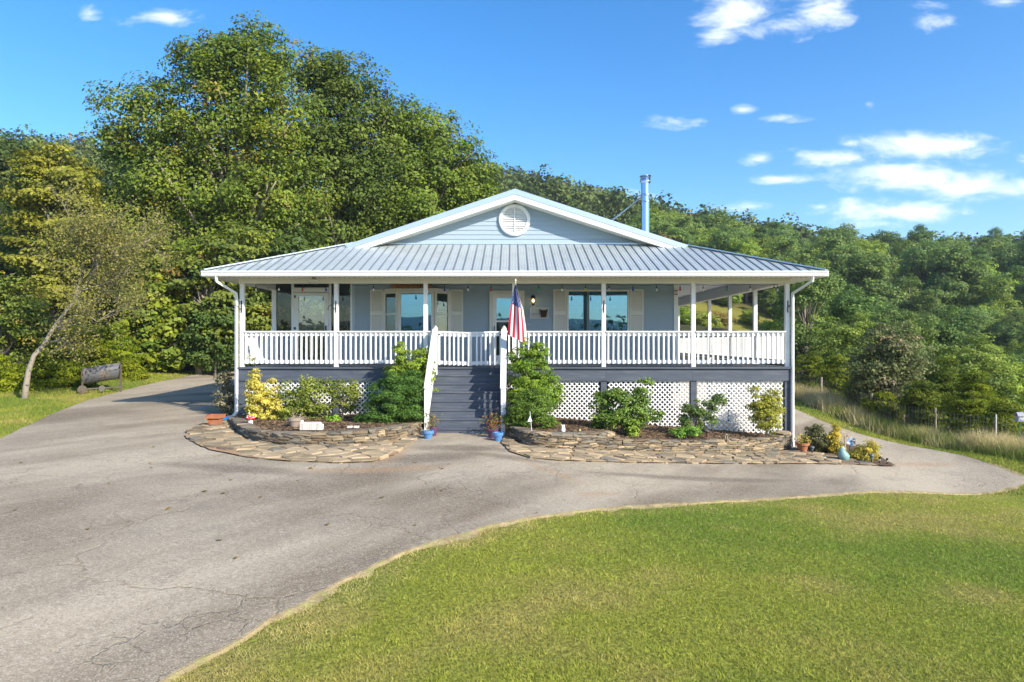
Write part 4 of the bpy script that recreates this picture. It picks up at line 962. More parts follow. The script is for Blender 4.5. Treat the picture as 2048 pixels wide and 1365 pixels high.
tree('maple_tree', 'rounded green maple rising behind the left slope of the roof', base_at(850,Y2),
     [LB(800,245,48,40,Y2),LB(855,255,52,45,Y2),LB(905,300,45,40,Y2),LB(945,350,42,50,Y2),LB(880,350,80,70,Y2),LB(800,340,70,80,Y2),LB(850,430,110,70,Y2,4),LB(760,450,70,70,Y2,3),LB(945,410,42,40,Y2),LB(700,490,70,40,Y2,3)],
     380, 1.0, 165, .20, GA, (.190,.230,.025), 33, trunk_r=.36, top=WP(850,260,Y2), nl=55, flat=.75, colC=(.24,.18,.04), cfrac=.05)
Y3 = 34.0
tree('hickory_tree', 'yellowing hickory left of the tall oak', base_at(120,Y3),
     [LB(100,330,50,40,Y3),LB(60,380,50,55,Y3),LB(150,370,50,50,Y3),LB(110,430,80,60,Y3),LB(170,470,50,60,Y3),LB(90,510,75,55,Y3),LB(175,550,50,50,Y3),LB(120,590,75,45,Y3)],
     230, .8, 150, .19, (.105,.115,.018), (.27,.25,.03), 34, trunk_r=.28, top=WP(110,330,Y3), nl=40, flat=.4)
Y4 = 31.0
tree('understory_tree', 'leafy understory maple with reaching pale branches left of the porch', base_at(400,Y4),
     [LB(300,520,70,45,Y4),LB(400,545,90,50,Y4),LB(470,500,70,45,Y4),LB(440,600,70,50,Y4),LB(385,640,55,50,Y4),LB(500,570,50,50,Y4),LB(520,640,40,40,Y4),LB(440,680,55,45,Y4)],
     190, .62, 105, .19, (.065,.095,.02), (.215,.22,.028), 35, trunk_r=.16, top=WP(430,520,Y4), bmat=pale_bark, nl=50, flat=.42, colC=(.25,.15,.03), cfrac=.08)
for j, (px, py, rx, ry, Yq, sd) in enumerate([(10,470,70,90,38,1),(250,420,60,90,44,2),(580,520,60,90,36,3),(30,330,55,45,60,4),(610,600,50,80,34,5),(250,560,50,60,36,7)]):
    tree('understory_tree', ['dark tree filling the gap at the far left edge','dark leafy tree in shade between hickory and oak','dark tree seen behind the screened room','light green tree top at the far left skyline','low shaded tree behind the porch corner post','shaded tree under the oak left of the fig'][j], base_at(px, Yq),
         [LB(px,py,rx,ry,Yq),LB(px-rx*.6,py+ry*.7,rx*.8,ry*.7,Yq),LB(px+rx*.6,py+ry*.8,rx*.8,ry*.7,Yq),LB(px,py+ry*1.5,rx,ry*.8,Yq)], 110, .95, 90, .25, DA, (.11,.135,.025), 50+sd, trunk_r=.2, nl=18)
Y5 = 30.5
tree('fig_bush', 'big yellow-green fig bush beside the left drive', base_at(310,Y5),
     [LB(330,585,38,38,Y5),LB(300,620,45,40,Y5),LB(345,640,35,45,Y5),LB(290,670,42,40,Y5),LB(330,700,50,35,Y5),LB(265,690,25,35,Y5),LB(300,725,45,22,Y5),LB(345,722,30,18,Y5)],
     150, .42, 60, .21, (.060,.110,.018), (.235,.260,.020), 36, trunk_r=.06, nl=20, cat='bush', asp=.8, flat=.6, foliage='leaves')
tree('vine_bush', 'dark green vine-covered bush between the fig and the porch corner', base_at(430,30.5),
     [LB(410,660,42,55,30.5),LB(450,640,38,70,30.5),LB(465,700,30,35,30.5),LB(400,705,35,30,30.5),LB(425,715,38,20,30.5),LB(458,722,32,16,30.5)], 130, .42, 80, .13, DA, (.105,.145,.030), 37, trunk_r=.05, nl=12, cat='bush', foliage='leaves')
# juniper hedge along the left verge
for j, (px, py, rx, ry, Yq) in enumerate([(95,725,55,60,25.5),(165,690,50,65,27),(225,700,45,60,28),(10,770,50,55,23.5),(140,760,45,35,25),(255,745,30,30,27.5),(-60,740,60,80,23)]):
    tree('juniper', ['rounded yellow-green juniper right of the leaning trunk','taller yellow-green juniper behind the barrel smoker','yellow-green juniper between the smoker and the fig bush','dark low juniper left of the leaning trunk','low yellow-green juniper just left of the smoker','small juniper at the foot of the fig bush','broad juniper at the left picture edge'][j], base_at(px, Yq),
         [LB(px,py,rx*.7,ry*.8,Yq),LB(px-rx*.5,py+ry*.4,rx*.6,ry*.6,Yq),LB(px+rx*.5,py+ry*.35,rx*.6,ry*.6,Yq),LB(px,py-ry*.5,rx*.5,ry*.5,Yq)], 110, .34, 110, .115, (.075,.115,.010), (.27,.285,.015), 70+j, trunk_r=.05, nl=10, cat='juniper', mat=NEEDLE, asp=.28, flat=.35, up=.35, foliage='sprays', group='junipers along the left verge')

def leaning_tree():
    Yq = 21.8; bx = WX(48, Yq); base = Vector((bx, Yq, g1(bx, Yq)-.05)); r = np.random.default_rng(91)
    root = thing('leaning_tree', 'pale leaning half-bare tree on the verge at the left', 'tree', base); m = MB(); tips = []
    tr = [base+Vector((0,0,-.2))]+[WP(px, py, Yq+k*.1) for k, (px, py) in enumerate([(52,775),(58,740),(68,712),(88,690),(108,655),(135,620),(165,580),(195,535),(215,500)])]
    m.tube(tr, [.11,.092,.08,.074,.066,.06,.05,.038,.026,.013], 9)
    def branch(p, d, l, rad, depth):
        pts = [p]; q = p.copy(); dd = d.normalized()
        for i in range(4):
            dd = (dd+Vector(r.normal(0,.14,3))+Vector((0,0,.04))).normalized(); q = q+dd*l/4; pts.append(q.copy())
        m.tube(pts, [rad*(1-.75*i/4) for i in range(5)], 5 if depth < 2 else 3, cap=False)
        if depth >= 3: tips.append(pts[-1]); tips.append(pts[2]); return
        for k in range([5,5,4][depth]):
            b = pts[1+int(r.integers(0,4))]; nd = (dd+Vector(r.normal(0,.55,3))).normalized(); branch(b, nd, l*r.uniform(.45,.7), rad*.42, depth+1)
    for px, py, l, dx, dz in [(88,690,1.9,.95,.35),(100,668,2.2,.9,.55),(118,640,2.3,.8,.75),(150,600,2.0,.3,1),(175,565,1.7,.9,.5),(195,535,1.5,.1,1),(165,580,1.8,1,.15),(180,550,1.7,1,.6),(205,518,1.4,.9,.5),(110,655,1.8,1,.1)]:
        branch(WP(px, py, Yq+.5), Vector((dx, r.normal(0,.5), dz)), l, .042, 0)
    m.build('trunk', pale_bark, root, smooth=True)
    T = np.array([tuple(t) for t in tips]); n = len(T)*8; P = T[r.integers(0, len(T), n)]+r.normal(0,.17,(n,3)); Nn = unit(r.normal(size=(n,3))+np.array([0,0,.4]))
    V, Fq = leaf_arrays(P, Nn, .085*r.uniform(.6,1.3,n), .55, r); t = r.random((n,1)); col = np.array((.17,.185,.04))*(1-t)+np.array((.36,.31,.09))*t
    place('crown', mesh_np('crown', V-np.array(base), Fq, col), LEAF, root)
leaning_tree()
tree('pear_tree', 'glossy dark green pear tree at the left edge behind the leaning trunk', base_at(-10,24.8),
     [LB(20,640,60,60,24.8),LB(55,600,40,45,24.8),LB(-20,590,50,60,24.8),LB(25,700,50,45,24.8),LB(70,660,30,45,24.8)], 120, .42, 85, .115, (.05,.085,.016), (.22,.22,.035), 92, trunk_r=.1, nl=22, flat=.6, cat='tree', colC=(.30,.19,.03), cfrac=.15)

# right side behind the fence
for j, (px, py, rx, ry, Yq, A, B) in enumerate([(1625,740,40,40,33,(.060,.085,.010),(.205,.22,.016)),(1675,745,38,35,30,(.060,.085,.010),(.20,.22,.016)),(1945,800,48,62,21,(.055,.085,.010),(.20,.225,.014)),(1850,800,40,40,23,(.050,.075,.012),(.17,.185,.018)),
        (1765,810,30,22,24.5,(.055,.085,.010),(.19,.21,.016)),(2010,850,40,45,19,(.055,.085,.010),(.19,.21,.014)),(1895,770,30,50,24,(.05,.08,.012),(.17,.19,.018)),(1725,775,26,26,28,(.05,.08,.012),(.17,.19,.018))]):
    x = WX(px, Yq); bz_ = WZ(py+ry*1.5, Yq)
    tree('cedar', ['wide yellow-green cedar just right of the porch corner','yellow-green cedar left of the speckled shrub','largest bright yellow-green cedar near the birdhouse','mid-green cedar behind the white-topped fence post','low cedar leaning over the fence wires','cedar at the right picture edge behind the birdhouse','slim cedar behind the largest yellow-green one','small cedar in front of the speckled shrub'][j], (x, Yq, bz_-.4),
         [LB(px,py+ry*.45,rx,ry*.55,Yq),LB(px-rx*.3,py,rx*.7,ry*.6,Yq),LB(px+rx*.35,py+ry*.1,rx*.65,ry*.6,Yq),LB(px,py-ry*.55,rx*.35,ry*.5,Yq),LB(px,py+ry*1.0,rx*1.05,ry*.5,Yq)], 130, .32, 115, .105, A, B, 110+j, trunk_r=.06, nl=12, cat='cedar', mat=NEEDLE, asp=.26, flat=.35, up=.3, foliage='sprays', group='cedars behind the wire fence')
tree('speckled_shrub', 'tall small-leaved shrub with pale speckled leaves behind the fence', (WX(1775,26), 26, WZ(850,26)),
     [LB(1775,700,55,50,26),LB(1740,740,48,50,26),LB(1815,735,45,55,26),LB(1775,780,65,40,26),LB(1750,670,30,35,26),LB(1800,680,30,30,26)], 190, .42, 70, .105, (.040,.060,.018), (.185,.185,.070), 130, trunk_r=.09, nl=30, cat='shrub', foliage='leaves', colC=(.27,.20,.12), cfrac=.14)

# hillside woods: individual trees sharing a few crowns
def wood_template(kind, seed, near=False):
    r = np.random.default_rng(seed); H = [11.5,10,12.5,8.5,11,13,9.5][kind]; Wd = [3.4,3.6,3.0,3.2,3.8,2.6,3.0][kind]
    lob = [(0,0,H*.62,Wd*.8,Wd*.8,H*.26)]
    for k in range(8):
        a = k*2.4+r.uniform(0,1); q = r.uniform(.35,.75)*Wd; z = H*r.uniform(.42,.86); s = r.uniform(.36,.6)*Wd
        lob.append((math.cos(a)*q, math.sin(a)*q, z, s, s, s*.75))
    lob.append((r.uniform(-.6,.6), r.uniform(-.6,.6), H*.88, Wd*.42, Wd*.42, H*.1))
    cols = [((.045,.070,.020),(.125,.155,.032)),((.055,.085,.020),(.160,.185,.030)),((.032,.056,.022),(.090,.120,.034)),((.070,.085,.022),(.185,.180,.040)),((.045,.072,.024),(.115,.140,.042)),((.030,.055,.022),(.075,.110,.030)),((.090,.075,.025),(.21,.15,.05))][kind]
    V, Fq, col, cents = crown(lob, 180 if near else 150, .62 if near else .78, 100 if near else 92, .19 if near else .265, cols[0], cols[1], r, flat=.68, shell=.6); col = col*np.array([1.98,1.98,1.5])
    me = mesh_np('crown', V, Fq, col); me.materials.append(LEAF)
    m = MB(); m.tube([(0,0,-1.5),(0,0,H*.3),(.1,.1,H*.6),(0,0,H*.9)], [.24,.19,.13,.03], 6); limbs(m, (0,0,0), (0,0,H*.9), cents, r, 16, .2, nseg=3, sides=4)
    return me, m
WLAB = ['full mid-green broadleaf tree on the wooded hillside', 'bright yellow-green broadleaf tree on the wooded hillside', 'tall dark green oak on the wooded hillside', 'olive tree turning yellow on the wooded hillside', 'grey-green rounded tree on the wooded hillside', 'narrow dark pine-like tree on the wooded hillside', 'browning autumn tree on the wooded hillside']
WNAME = ['broadleaf_tree','poplar_tree','oak_tree','sourwood_tree','ash_tree','pine_tree','sourwood_tree']
def name_tree(o, k, xx, yy, s):
    """says where on the hillside a tree stands"""
    px = 1024+F*xx/yy; py = 682.5-F*(g1(xx, yy)+11*s-E)/yy
    side = "above the roof's right end" if px < 1570 and py < 560 else 'seen through the side porch' if px < 1570 else 'just right of the eave' if px < 1690 else 'above the speckled shrub' if px < 1830 else 'above the big cedar' if px < 1960 else 'near the right picture edge' if px < 2060 else 'at the right picture edge'
    row = 'on the skyline' if py < 500 else 'below the skyline' if py < 555 else 'high on the slope' if py < 610 else 'halfway down the slope' if py < 665 else 'low on the slope'
    size = 'large' if s > 1.0 else 'small' if s < .82 else 'middling'
    kind = ['green broadleaf', 'bright poplar', 'dark oak', 'olive sourwood', 'greyish ash', 'narrow pine', 'browning sourwood'][k]
    o['label'] = f'{size} {kind} {row}, {side}'
def woods():
    tpl = []
    for q in range(14):
        k = q%7; me, m = wood_template(k, 200+q, q > 6); root = thing(WNAME[k], WLAB[k], 'tree', (0,0,0), 'trees on the wooded hillside'); place('crown', me, None, root); m.build('trunk', bark, root, smooth=True); tpl.append(root)
    r = random.Random(77); used = set(); cnt = 0; spots = []
    y = 37.0
    while y < 138:
        st = 3.7 if y < 72 else 5.0; x = .2*y
        while x < .86*y:
            xx, yy = x+r.uniform(-.45,.45)*st, y+r.uniform(-.45,.45)*st; t = xx/yy
            x += st
            if t < .415 and yy < 93: continue
            if t < .44 and 60 < yy < 78: continue
            spots.append((xx, yy))
        y += st*.92
    r.shuffle(spots); spots = spots[:300]
    for xx, yy in spots:
        k = r.choices(range(7), (5,4,4,2,3,2,.8))[0]; q = k+(7 if yy < 74 else 0); o = tpl[q] if q not in used else copy_tree(tpl[q]); used.add(q); s = r.uniform(.72,1.12)*(1.0 if yy > 74 else .68)
        o.location = (xx, yy, g1(xx, yy)-.4); o.scale = (s*r.uniform(.9,1.15), s*r.uniform(.9,1.15), s); o.rotation_euler = (0, 0, r.uniform(0, 6.28)); cnt += 1; name_tree(o, k, xx, yy, s)
    same = {}
    for o in list(C.objects):
        if o.get('group') == 'trees on the wooded hillside': same.setdefault(o['label'], []).append(o)
    for lb, os_ in same.items():
        if len(os_) > 1:
            for n, o in enumerate(sorted(os_, key=lambda q: q.location.x/q.location.y)): o['label'] = lb+', '+(['leftmost','second from left','third from left','fourth from left','fifth from left','sixth from left','seventh from left','eighth from left','ninth from left','tenth from left'][min(n, 9)])
    # bushes at the edge of the clearing
    for j, (px, py, Yq, s) in enumerate([(1500,628,82,.28),(1380,640,70,.4),(1430,632,74,.42),(1455,612,90,.5),(1548,610,88,.45),(1365,660,66,.3),(1410,655,66,.36)]):
        o = copy_tree(tpl[[1,3,6,1,0,1,3][j]]); x = WX(px, Yq); o.location = (x, Yq, g1(x, Yq)-.8*s*4); o.scale = (s*1.3, s*1.3, s); o.name = 'clearing_bush'; o['label'] = ['small yellow-green bush in the middle of the sunny clearing','low olive bush at the left of the clearing','browning bush at the left edge of the clearing','rounded bush at the back of the clearing','green bush at the right edge of the clearing','bright bush just right of the house corner','little olive bush low at the left of the clearing'][j]; o['category'] = 'bush'; o['group'] = 'bushes around the clearing'
woods()
def far_forest(name, wedges, y0, y1, st, nleaf, leaf, seed, sgn=1, cr=(2.6,4.2), hh=(9,14)):
    r = np.random.default_rng(seed); Vs = []; Cs = []; y = y0
    while y < y1:
        for t0, t1 in wedges:
            x = t0*y
            while x < t1*y:
                xx = x+r.uniform(-.45,.45)*st; yy = (y+r.uniform(-.45,.45)*st); R = r.uniform(*cr); H = r.uniform(*hh); z = g1(xx, yy*sgn)
                n = nleaf; k = r.integers(0, 7, n); lc = r.normal(0, .45, (7,3))*np.array([R,R,R*.7]); d = unit(r.normal(size=(n,3))); P = lc[k]+d*R*np.array([.62,.62,.55])*r.uniform(.7,1.05,(n,1)); P[:,2] = P[:,2]*1.15+H-R
                P += np.array([xx, yy*sgn, z]); Nn = unit(d*.7+np.array([0,0,.45])+r.normal(0,.4,(n,3)))
                V, _ = leaf_arrays(P, Nn, leaf*r.uniform(.7,1.3,n), .75, r); Vs.append(V); q = r.random(); base = np.array((.046,.080,.022))*(1-q)+np.array((.105,.132,.028))*q
                if r.random() < .03: base = np.array((.13,.095,.035))
                Cs.append(base*1.5*r.uniform(.65,1.35,(n,1))); x += st
        y += st*.95
    V = np.concatenate(Vs); c = np.concatenate(Cs); tag(place(name, mesh_np(name, V, np.arange(len(V)).reshape(-1,4), c), foliage_mat('far_leaves', .2, .6, 0, 0, .2)), kind='stuff')
far_forest('forest', [(-.98,-.50),(-.10,.42)], 150, 275, 6.2, 270, .88, 301)
far_forest('forest', [(-.50,-.10),(.42,.95)], 150, 262, 9, 200, .9, 303)
far_forest('forest', [(-1.1,.17)], 50, 145, 8.5, 300, .5, 304, 1, (2.4,3.6), (6,9))
far_forest('valley_forest', [(-.9,.9)], 70, 190, 14, 190, 1.3, 302, -1, (4,7), (11,17))
def mountains():
    m, nt, out = node_mat('haze_blue_mountain'); N = nt.nodes; p = N.new('ShaderNodeBsdfPrincipled'); p.inputs['Roughness'].default_value = 1; p.inputs['Base Color'].default_value = (.030,.070,.085,1); p.inputs['Specular IOR Level'].default_value = 0; nt.links.new(p.outputs[0], out.inputs[0])  # bluish base colour paints the distance haze onto the forested slopes
    for k, (D, h0, a, sd) in enumerate([(850, 11, 36, 4), (600, -9, 34, 8)]):
        xs = np.linspace(-1150, 1150, 160); V = []; Fq = []
        h = h0+a*(fbm(xs/320+7, xs*0+k, sd, 5)-.25)*1.5
        for j, f in enumerate((0, .5, 1, .5, 0)):
            for x, z in zip(xs, h): V.append((x, -D-(j-2)*95, -38+(z+38)*f))
        n = len(xs)
        for j in range(4):
            for i in range(n-1): Fq.append((j*n+i, j*n+i+1, (j+1)*n+i+1, (j+1)*n+i))
        tag(place('mountains', mesh_np('mountains', V, Fq, smooth=True), m), kind='structure')
mountains()

# ------------------------------------------------------------------ grass
def blades(name, P, h, w, col, r, lean=.55, mat=None):
    n = len(P); a = r.uniform(0, 6.283, n); d = np.stack([np.cos(a), np.sin(a), np.zeros(n)], 1); b = r.uniform(0, 6.283, n); l = np.stack([np.cos(b), np.sin(b), np.zeros(n)], 1)*(lean*r.random(n)*h)[:,None]
    tip = P+l+np.array([0,0,1.])*h[:,None]; V = np.stack([P-d*w[:,None]*.5, P+d*w[:,None]*.5, tip], 1).reshape(-1,3)
    tag(place(name, mesh_np(name, V, np.arange(3*n).reshape(n,3), col), mat or GRASSM), kind='stuff')
def lawn():
    r = np.random.default_rng(61); n = 560000; Y = np.exp(r.uniform(math.log(3.6), math.log(15.5), n)); X = r.uniform(-.86,.86,n)*Y; k = ~inside(DRIVE, X, Y) & (X > -3.2) & (Y < 14.6) & (X < 13.5)
    X, Y = X[k], Y[k]; Z = gz(X, Y); c = lawn_col(X, Y); dist = Y
    dd = np.full(len(X), 9.); 
    for ex, ey in LAWN_EDGE_S[::3]: dd = np.minimum(dd, np.hypot(X-ex, Y-ey))
    ed = np.clip(1.15-dd/(.16+.55*vnoise(X*1.3, Y*1.3, 55)), 0, 1)[:,None]*.95*r.random((len(X),1))**.35; c = c*(1-ed)+np.array([.50,.39,.19])*ed
    straw = r.random(len(X)) < .09; c[straw] = np.array([.36,.30,.13])
    keep = r.random(len(X)) > np.clip(.5-dd/.05, 0, .4); X, Y, Z, c = X[keep], Y[keep], Z[keep], c[keep]; m = len(X)
    q = vnoise(X*9, Y*9, 71)*.6+vnoise(X*22, Y*22, 72)*.4; blades('lawn_grass', np.stack([X, Y, Z-.005], 1), r.uniform(.012,.026,m)*(.5+1.3*q), (.0030+.00080*Y)*r.uniform(.7,1.3,m), c*((.55+.9*q)*r.uniform(.7,1.3,m))[:,None], r, 1.6)
    n = 260000; Y = np.exp(r.uniform(math.log(11), math.log(36), n)); s = r.random(n) < .6; X = np.where(s, r.uniform(-.86,-.28,n), r.uniform(.3,.86,n))*Y
    k = ~inside(DRIVE, X, Y) & (X > -18) & (X < 12.75) & (np.abs(X) > 7.6) & (Y > 13.2); X, Y = X[k], Y[k]; m = len(X)
    c = lawn_col(X, Y); st = r.random(m) < .08; c[st] = np.array([.34,.29,.12])
    blades('verge_grass', np.stack([X, Y, gz(X, Y)-.01], 1), r.uniform(.04,.09,m), (.003+.0008*Y)*r.uniform(.7,1.3,m), c*r.uniform(.7,1.3,(m,1)), r, .9)
    m = 60000; Y = r.uniform(13.6, 34, m); X = np.interp(Y, [13,17,32,36], [12.35,12.45,13.0,13.1])+r.normal(0,.34,m); q = vnoise(X*1.3, Y*.9, 5); t = np.clip((q-.35)/.3, 0, 1)[:,None]
    c = np.array([.66,.55,.28])*t+np.array([.20,.25,.05])*(1-t); h = r.uniform(.22,.72,m)*(.5+.8*q)
    blades('tall_dry_grass', np.stack([X, Y, gz(X, Y)-.03], 1), h, r.uniform(.008,.02,m), c*r.uniform(.6,1.35,(m,1)), r, .9)
lawn()
def dirt_rim():
    m = M('dry_edge_soil', (.30,.235,.125), .95, .45, 7, 1.0, 40, dirt=(.22,.24,.06), dirt_amt=.9, dscale=9)
    for k, (edge, w) in enumerate(((LAWN_EDGE_S, .05), (LEFT_S, .07), (RIGHT_S, .10))):
        rr = random.Random(40+k); V = []; Fq = []
        for i, p in enumerate(edge):
            a = Vector(edge[max(i-1,0)]); b = Vector(edge[min(i+1,len(edge)-1)]); d = (b-a).normalized(); n = Vector((d.y, -d.x)); ww = w*(.1+2.6*vnoise(i*.9, k*9., 3).item()**2)
            for o, h in ((-.015, .033), (ww*.3, .016), (ww, -.004)): q = Vector(p)+n*o; V.append((q.x, q.y, g1(q.x, q.y)+h))
        for i in range(len(edge)-1):
            for j in range(2): Fq.append((3*i+j, 3*i+j+1, 3*i+j+4, 3*i+j+3))
        tag(place('dirt_rim', mesh_np('dirt_rim', V, Fq, smooth=True), m), kind='structure')
dirt_rim()
def fallen_leaves():
    r = np.random.default_rng(8); P = []; 
    for _ in range(60):
        x, y = r.uniform(-9,4), r.uniform(6,14)
        if inside(DRIVE, [x], [y])[0]: P.append((x, y, g1(x, y)+.045))
    P = np.array(P); V, Fq = leaf_arrays(P, unit(r.normal(0,.25,(len(P),3))+np.array([0,0,1])), r.uniform(.05,.11,len(P)), .6, r); c = np.array([.42,.30,.07])*r.uniform(.5,1.1,(len(P),1))
    tag(place('fallen_leaves', mesh_np('fallen_leaves', V, Fq, c), LEAF), kind='stuff')
fallen_leaves()

# ------------------------------------------------------------------ shrubs in the beds
def bush(name, label, base, lobes, n_cl, cl_r, per, leaf, A, B, seed, **k):
    n_cl = int(n_cl*1.55); per = int(per*1.3); leaf = leaf*1.12; A = np.array(A)*1.35; B = np.array(B)*1.35
    k.setdefault('cat', 'shrub'); k.setdefault('foliage', 'leaves'); k.setdefault('trunk_r', .02); k.setdefault('nl', 26); k.setdefault('bmat', twig)
    return tree(name, label, base, lobes, n_cl, cl_r, per, leaf, A, B, seed, **k)
def bb(px, Y, left): x = WX(px, Y); return (x, Y, float(bz(topL if left else topR)([x], [Y])[0]))
bush('golden_euonymus', 'tall yellow variegated euonymus by the left downspout', bb(525,16.3,1), [LB(520,815,26,30,16.3),LB(535,790,24,30,16.3),LB(512,785,18,26,16.3),LB(508,752,8,28,16.3),LB(503,735,4,18,16.3),LB(545,820,28,28,16.3)], 90, .13, 62, .042, (.16,.17,.03), (.60,.47,.10), 401, up=.4)
for j, (px, py, rx, ry, n) in enumerate([(580,800,34,36,60),(630,792,34,40,70),(685,795,36,40,64),(600,825,55,18,50)]):
    bush('rose_bush', ['loose green shrub against the lattice beside the golden euonymus','taller loose shrub in the middle of the left lattice','loose shrub next to the big dark yew left of the stairs','low trailing green shrub above the taupe pot'][j], bb(px,16.35-.15*j,1), [LB(px,py,rx,ry*.8,16.3),LB(px-rx*.4,py-ry*.5,rx*.5,ry*.5,16.3),LB(px+rx*.5,py-ry*.35,rx*.5,ry*.55,16.3),LB(px,py+ry*.6,rx*.9,ry*.4,16.3)], int(n*.55), .15, 42, .046, (.045,.075,.014), (.22,.23,.035), 410+j, flat=.6)
bush('yew_bush', 'large dense dark green yew left of the stairs', bb(790,15.5,1), [LB(790,800,58,50,15.5),LB(760,835,50,30,15.5),LB(820,830,35,36,15.5),LB(745,850,38,16,15.5),LB(800,765,40,30,15.5)], 210, .15, 90, .040, (.022,.050,.012), (.085,.140,.022), 420, flat=.5, asp=.4)
bush('forsythia_bush', 'bright green arching shrub above the yew left of the stairs', bb(830,16.7,1), [LB(832,735,40,35,16.7),LB(805,750,35,30,16.7),LB(845,765,28,35,16.7),LB(800,705,9,26,16.7),LB(850,705,10,22,16.7)], 130, .13, 70, .042, (.060,.110,.014), (.235,.29,.030), 421)
bush('forsythia_bush', 'bright yellow-green arching shrub right of the stairs under the flag', bb(1065,16.3,0), [LB(1062,750,42,45,16.3),LB(1090,785,36,40,16.3),LB(1035,720,18,28,16.3),LB(1075,710,22,25,16.3),LB(1040,790,26,35,16.3),LB(1050,690,8,18,16.3)], 170, .14, 70, .042, (.055,.105,.014), (.235,.29,.028), 422)
bush('yew_bush', 'low dense green yew right of the stairs', bb(1060,15.2,0), [LB(1062,825,44,30,15.2),LB(1035,840,26,22,15.2),LB(1090,845,22,16,15.2),LB(1065,800,32,20,15.2)], 130, .14, 85, .040, (.030,.062,.012), (.125,.180,.025), 423, flat=.5, asp=.4)
bush('azalea_bush', 'wide loose azalea against the lattice right of the stairs', bb(1240,15.7,0), [LB(1235,815,42,38,15.7),LB(1215,840,36,22,15.7),LB(1265,830,35,30,15.7),LB(1280,790,18,22,15.7),LB(1200,800,16,18,15.7),LB(1292,765,5,14,15.7),LB(1310,830,16,12,15.7)], 130, .15, 52, .052, (.035,.070,.014), (.17,.215,.035), 424)
bush('branchy_shrub', 'thin branchy shrub with sparse leaves in front of the right lattice', bb(1385,16.0,0), [LB(1385,840,24,26,16),LB(1410,815,24,16,16),LB(1435,800,14,10,16),LB(1370,820,12,14,16),LB(1420,845,14,10,16)], 55, .12, 34, .05, (.035,.065,.02), (.14,.17,.04), 425, nl=45)
bush('golden_euonymus', 'yellow-green euonymus at the right end of the bed', bb(1532,16.5,0), [LB(1532,835,30,32,16.5),LB(1520,815,20,25,16.5),LB(1545,805,18,30,16.5),LB(1510,790,6,18,16.5),LB(1538,780,6,16,16.5),LB(1558,810,8,18,16.5)], 80, .13, 55, .042, (.09,.11,.018), (.40,.35,.05), 426)
bush('sedum_clump', 'low bright green clump at the foot of the branchy shrub', bb(1375,15.6,0), [LB(1380,863,26,9,15.6),LB(1355,868,18,6,15.6)], 30, .09, 40, .04, (.06,.12,.02), (.16,.26,.04), 427, nl=4)
bush('daylily_clump', 'small yellow-green clump below the azalea', bb(1266,15.3,0), [LB(1266,864,14,9,15.3)], 14, .08, 40, .05, (.08,.13,.02), (.22,.28,.04), 428, nl=3)
bush('strawberry_clump', 'small bright green clump on the mulch under the left lattice', bb(665,15.6,1), [LB(668,838,12,6,15.6)], 8, .08, 30, .06, (.08,.14,.02), (.2,.3,.03), 429, nl=2)
# garden at the right corner
def gb(px, Y): x = WX(px, Y); return (x, Y, g1(x, Y)+.02)
bush('barberry_bush', 'dark olive bush beside the terracotta pot at the right corner', gb(1635,16.45), [LB(1635,882,28,22,16.45),LB(1625,865,18,14,16.45),LB(1655,890,22,16,16.45),LB(1634,853,6,12,16.45)], 80, .12, 46, .036, (.045,.05,.02), (.15,.145,.06), 440)
bush('goldenrod', 'upright golden-leaved plant between the olive bush and the teal goose', gb(1672,16.2), [LB(1670,895,14,14,16.2),LB(1668,878,9,18,16.2),LB(1672,858,5,12,16.2),LB(1655,875,6,4,16.2)], 44, .10, 36, .036, (.16,.14,.025), (.50,.36,.05), 441)
bush('spirea_bush', 'rounded golden and green bush at the right tip of the flagstones', gb(1730,15.6), [LB(1728,908,26,16,15.6),LB(1742,900,14,16,15.6),LB(1712,913,18,12,15.6)], 70, .11, 48, .036, (.06,.075,.02), (.42,.31,.045), 442)
bush('dry_twig_plant', 'pale leafless twiggy plant behind the teal goose', gb(1690,16.3), [LB(1690,864,13,15,16.3)], 12, .1, 5, .03, (.3,.24,.13), (.4,.33,.2), 443, nl=12, bmat=M('dry_stem', (.45,.36,.22), .9, .2, 5))
bush('ornamental_grass', 'shaded wispy shrub at the left side of the deck', (WX(455,17.9), 17.9, g1(WX(455,17.9),17.9)), [LB(455,790,22,40,17.9),LB(448,755,14,18,17.9),LB(462,820,20,20,17.9)], 60, .14, 36, .05, (.07,.065,.035), (.22,.19,.11), 444, nl=40)

# tall shoots rising out of the shrubs in front of the railing
for j, (px, py0, py1, Yq, dx) in enumerate([(800,700,645,16.6,-14),(815,705,660,16.6,10),(1056,700,655,16.2,6),(1075,700,668,16.2,22),(505,745,722,16.25,2)]):
    pass

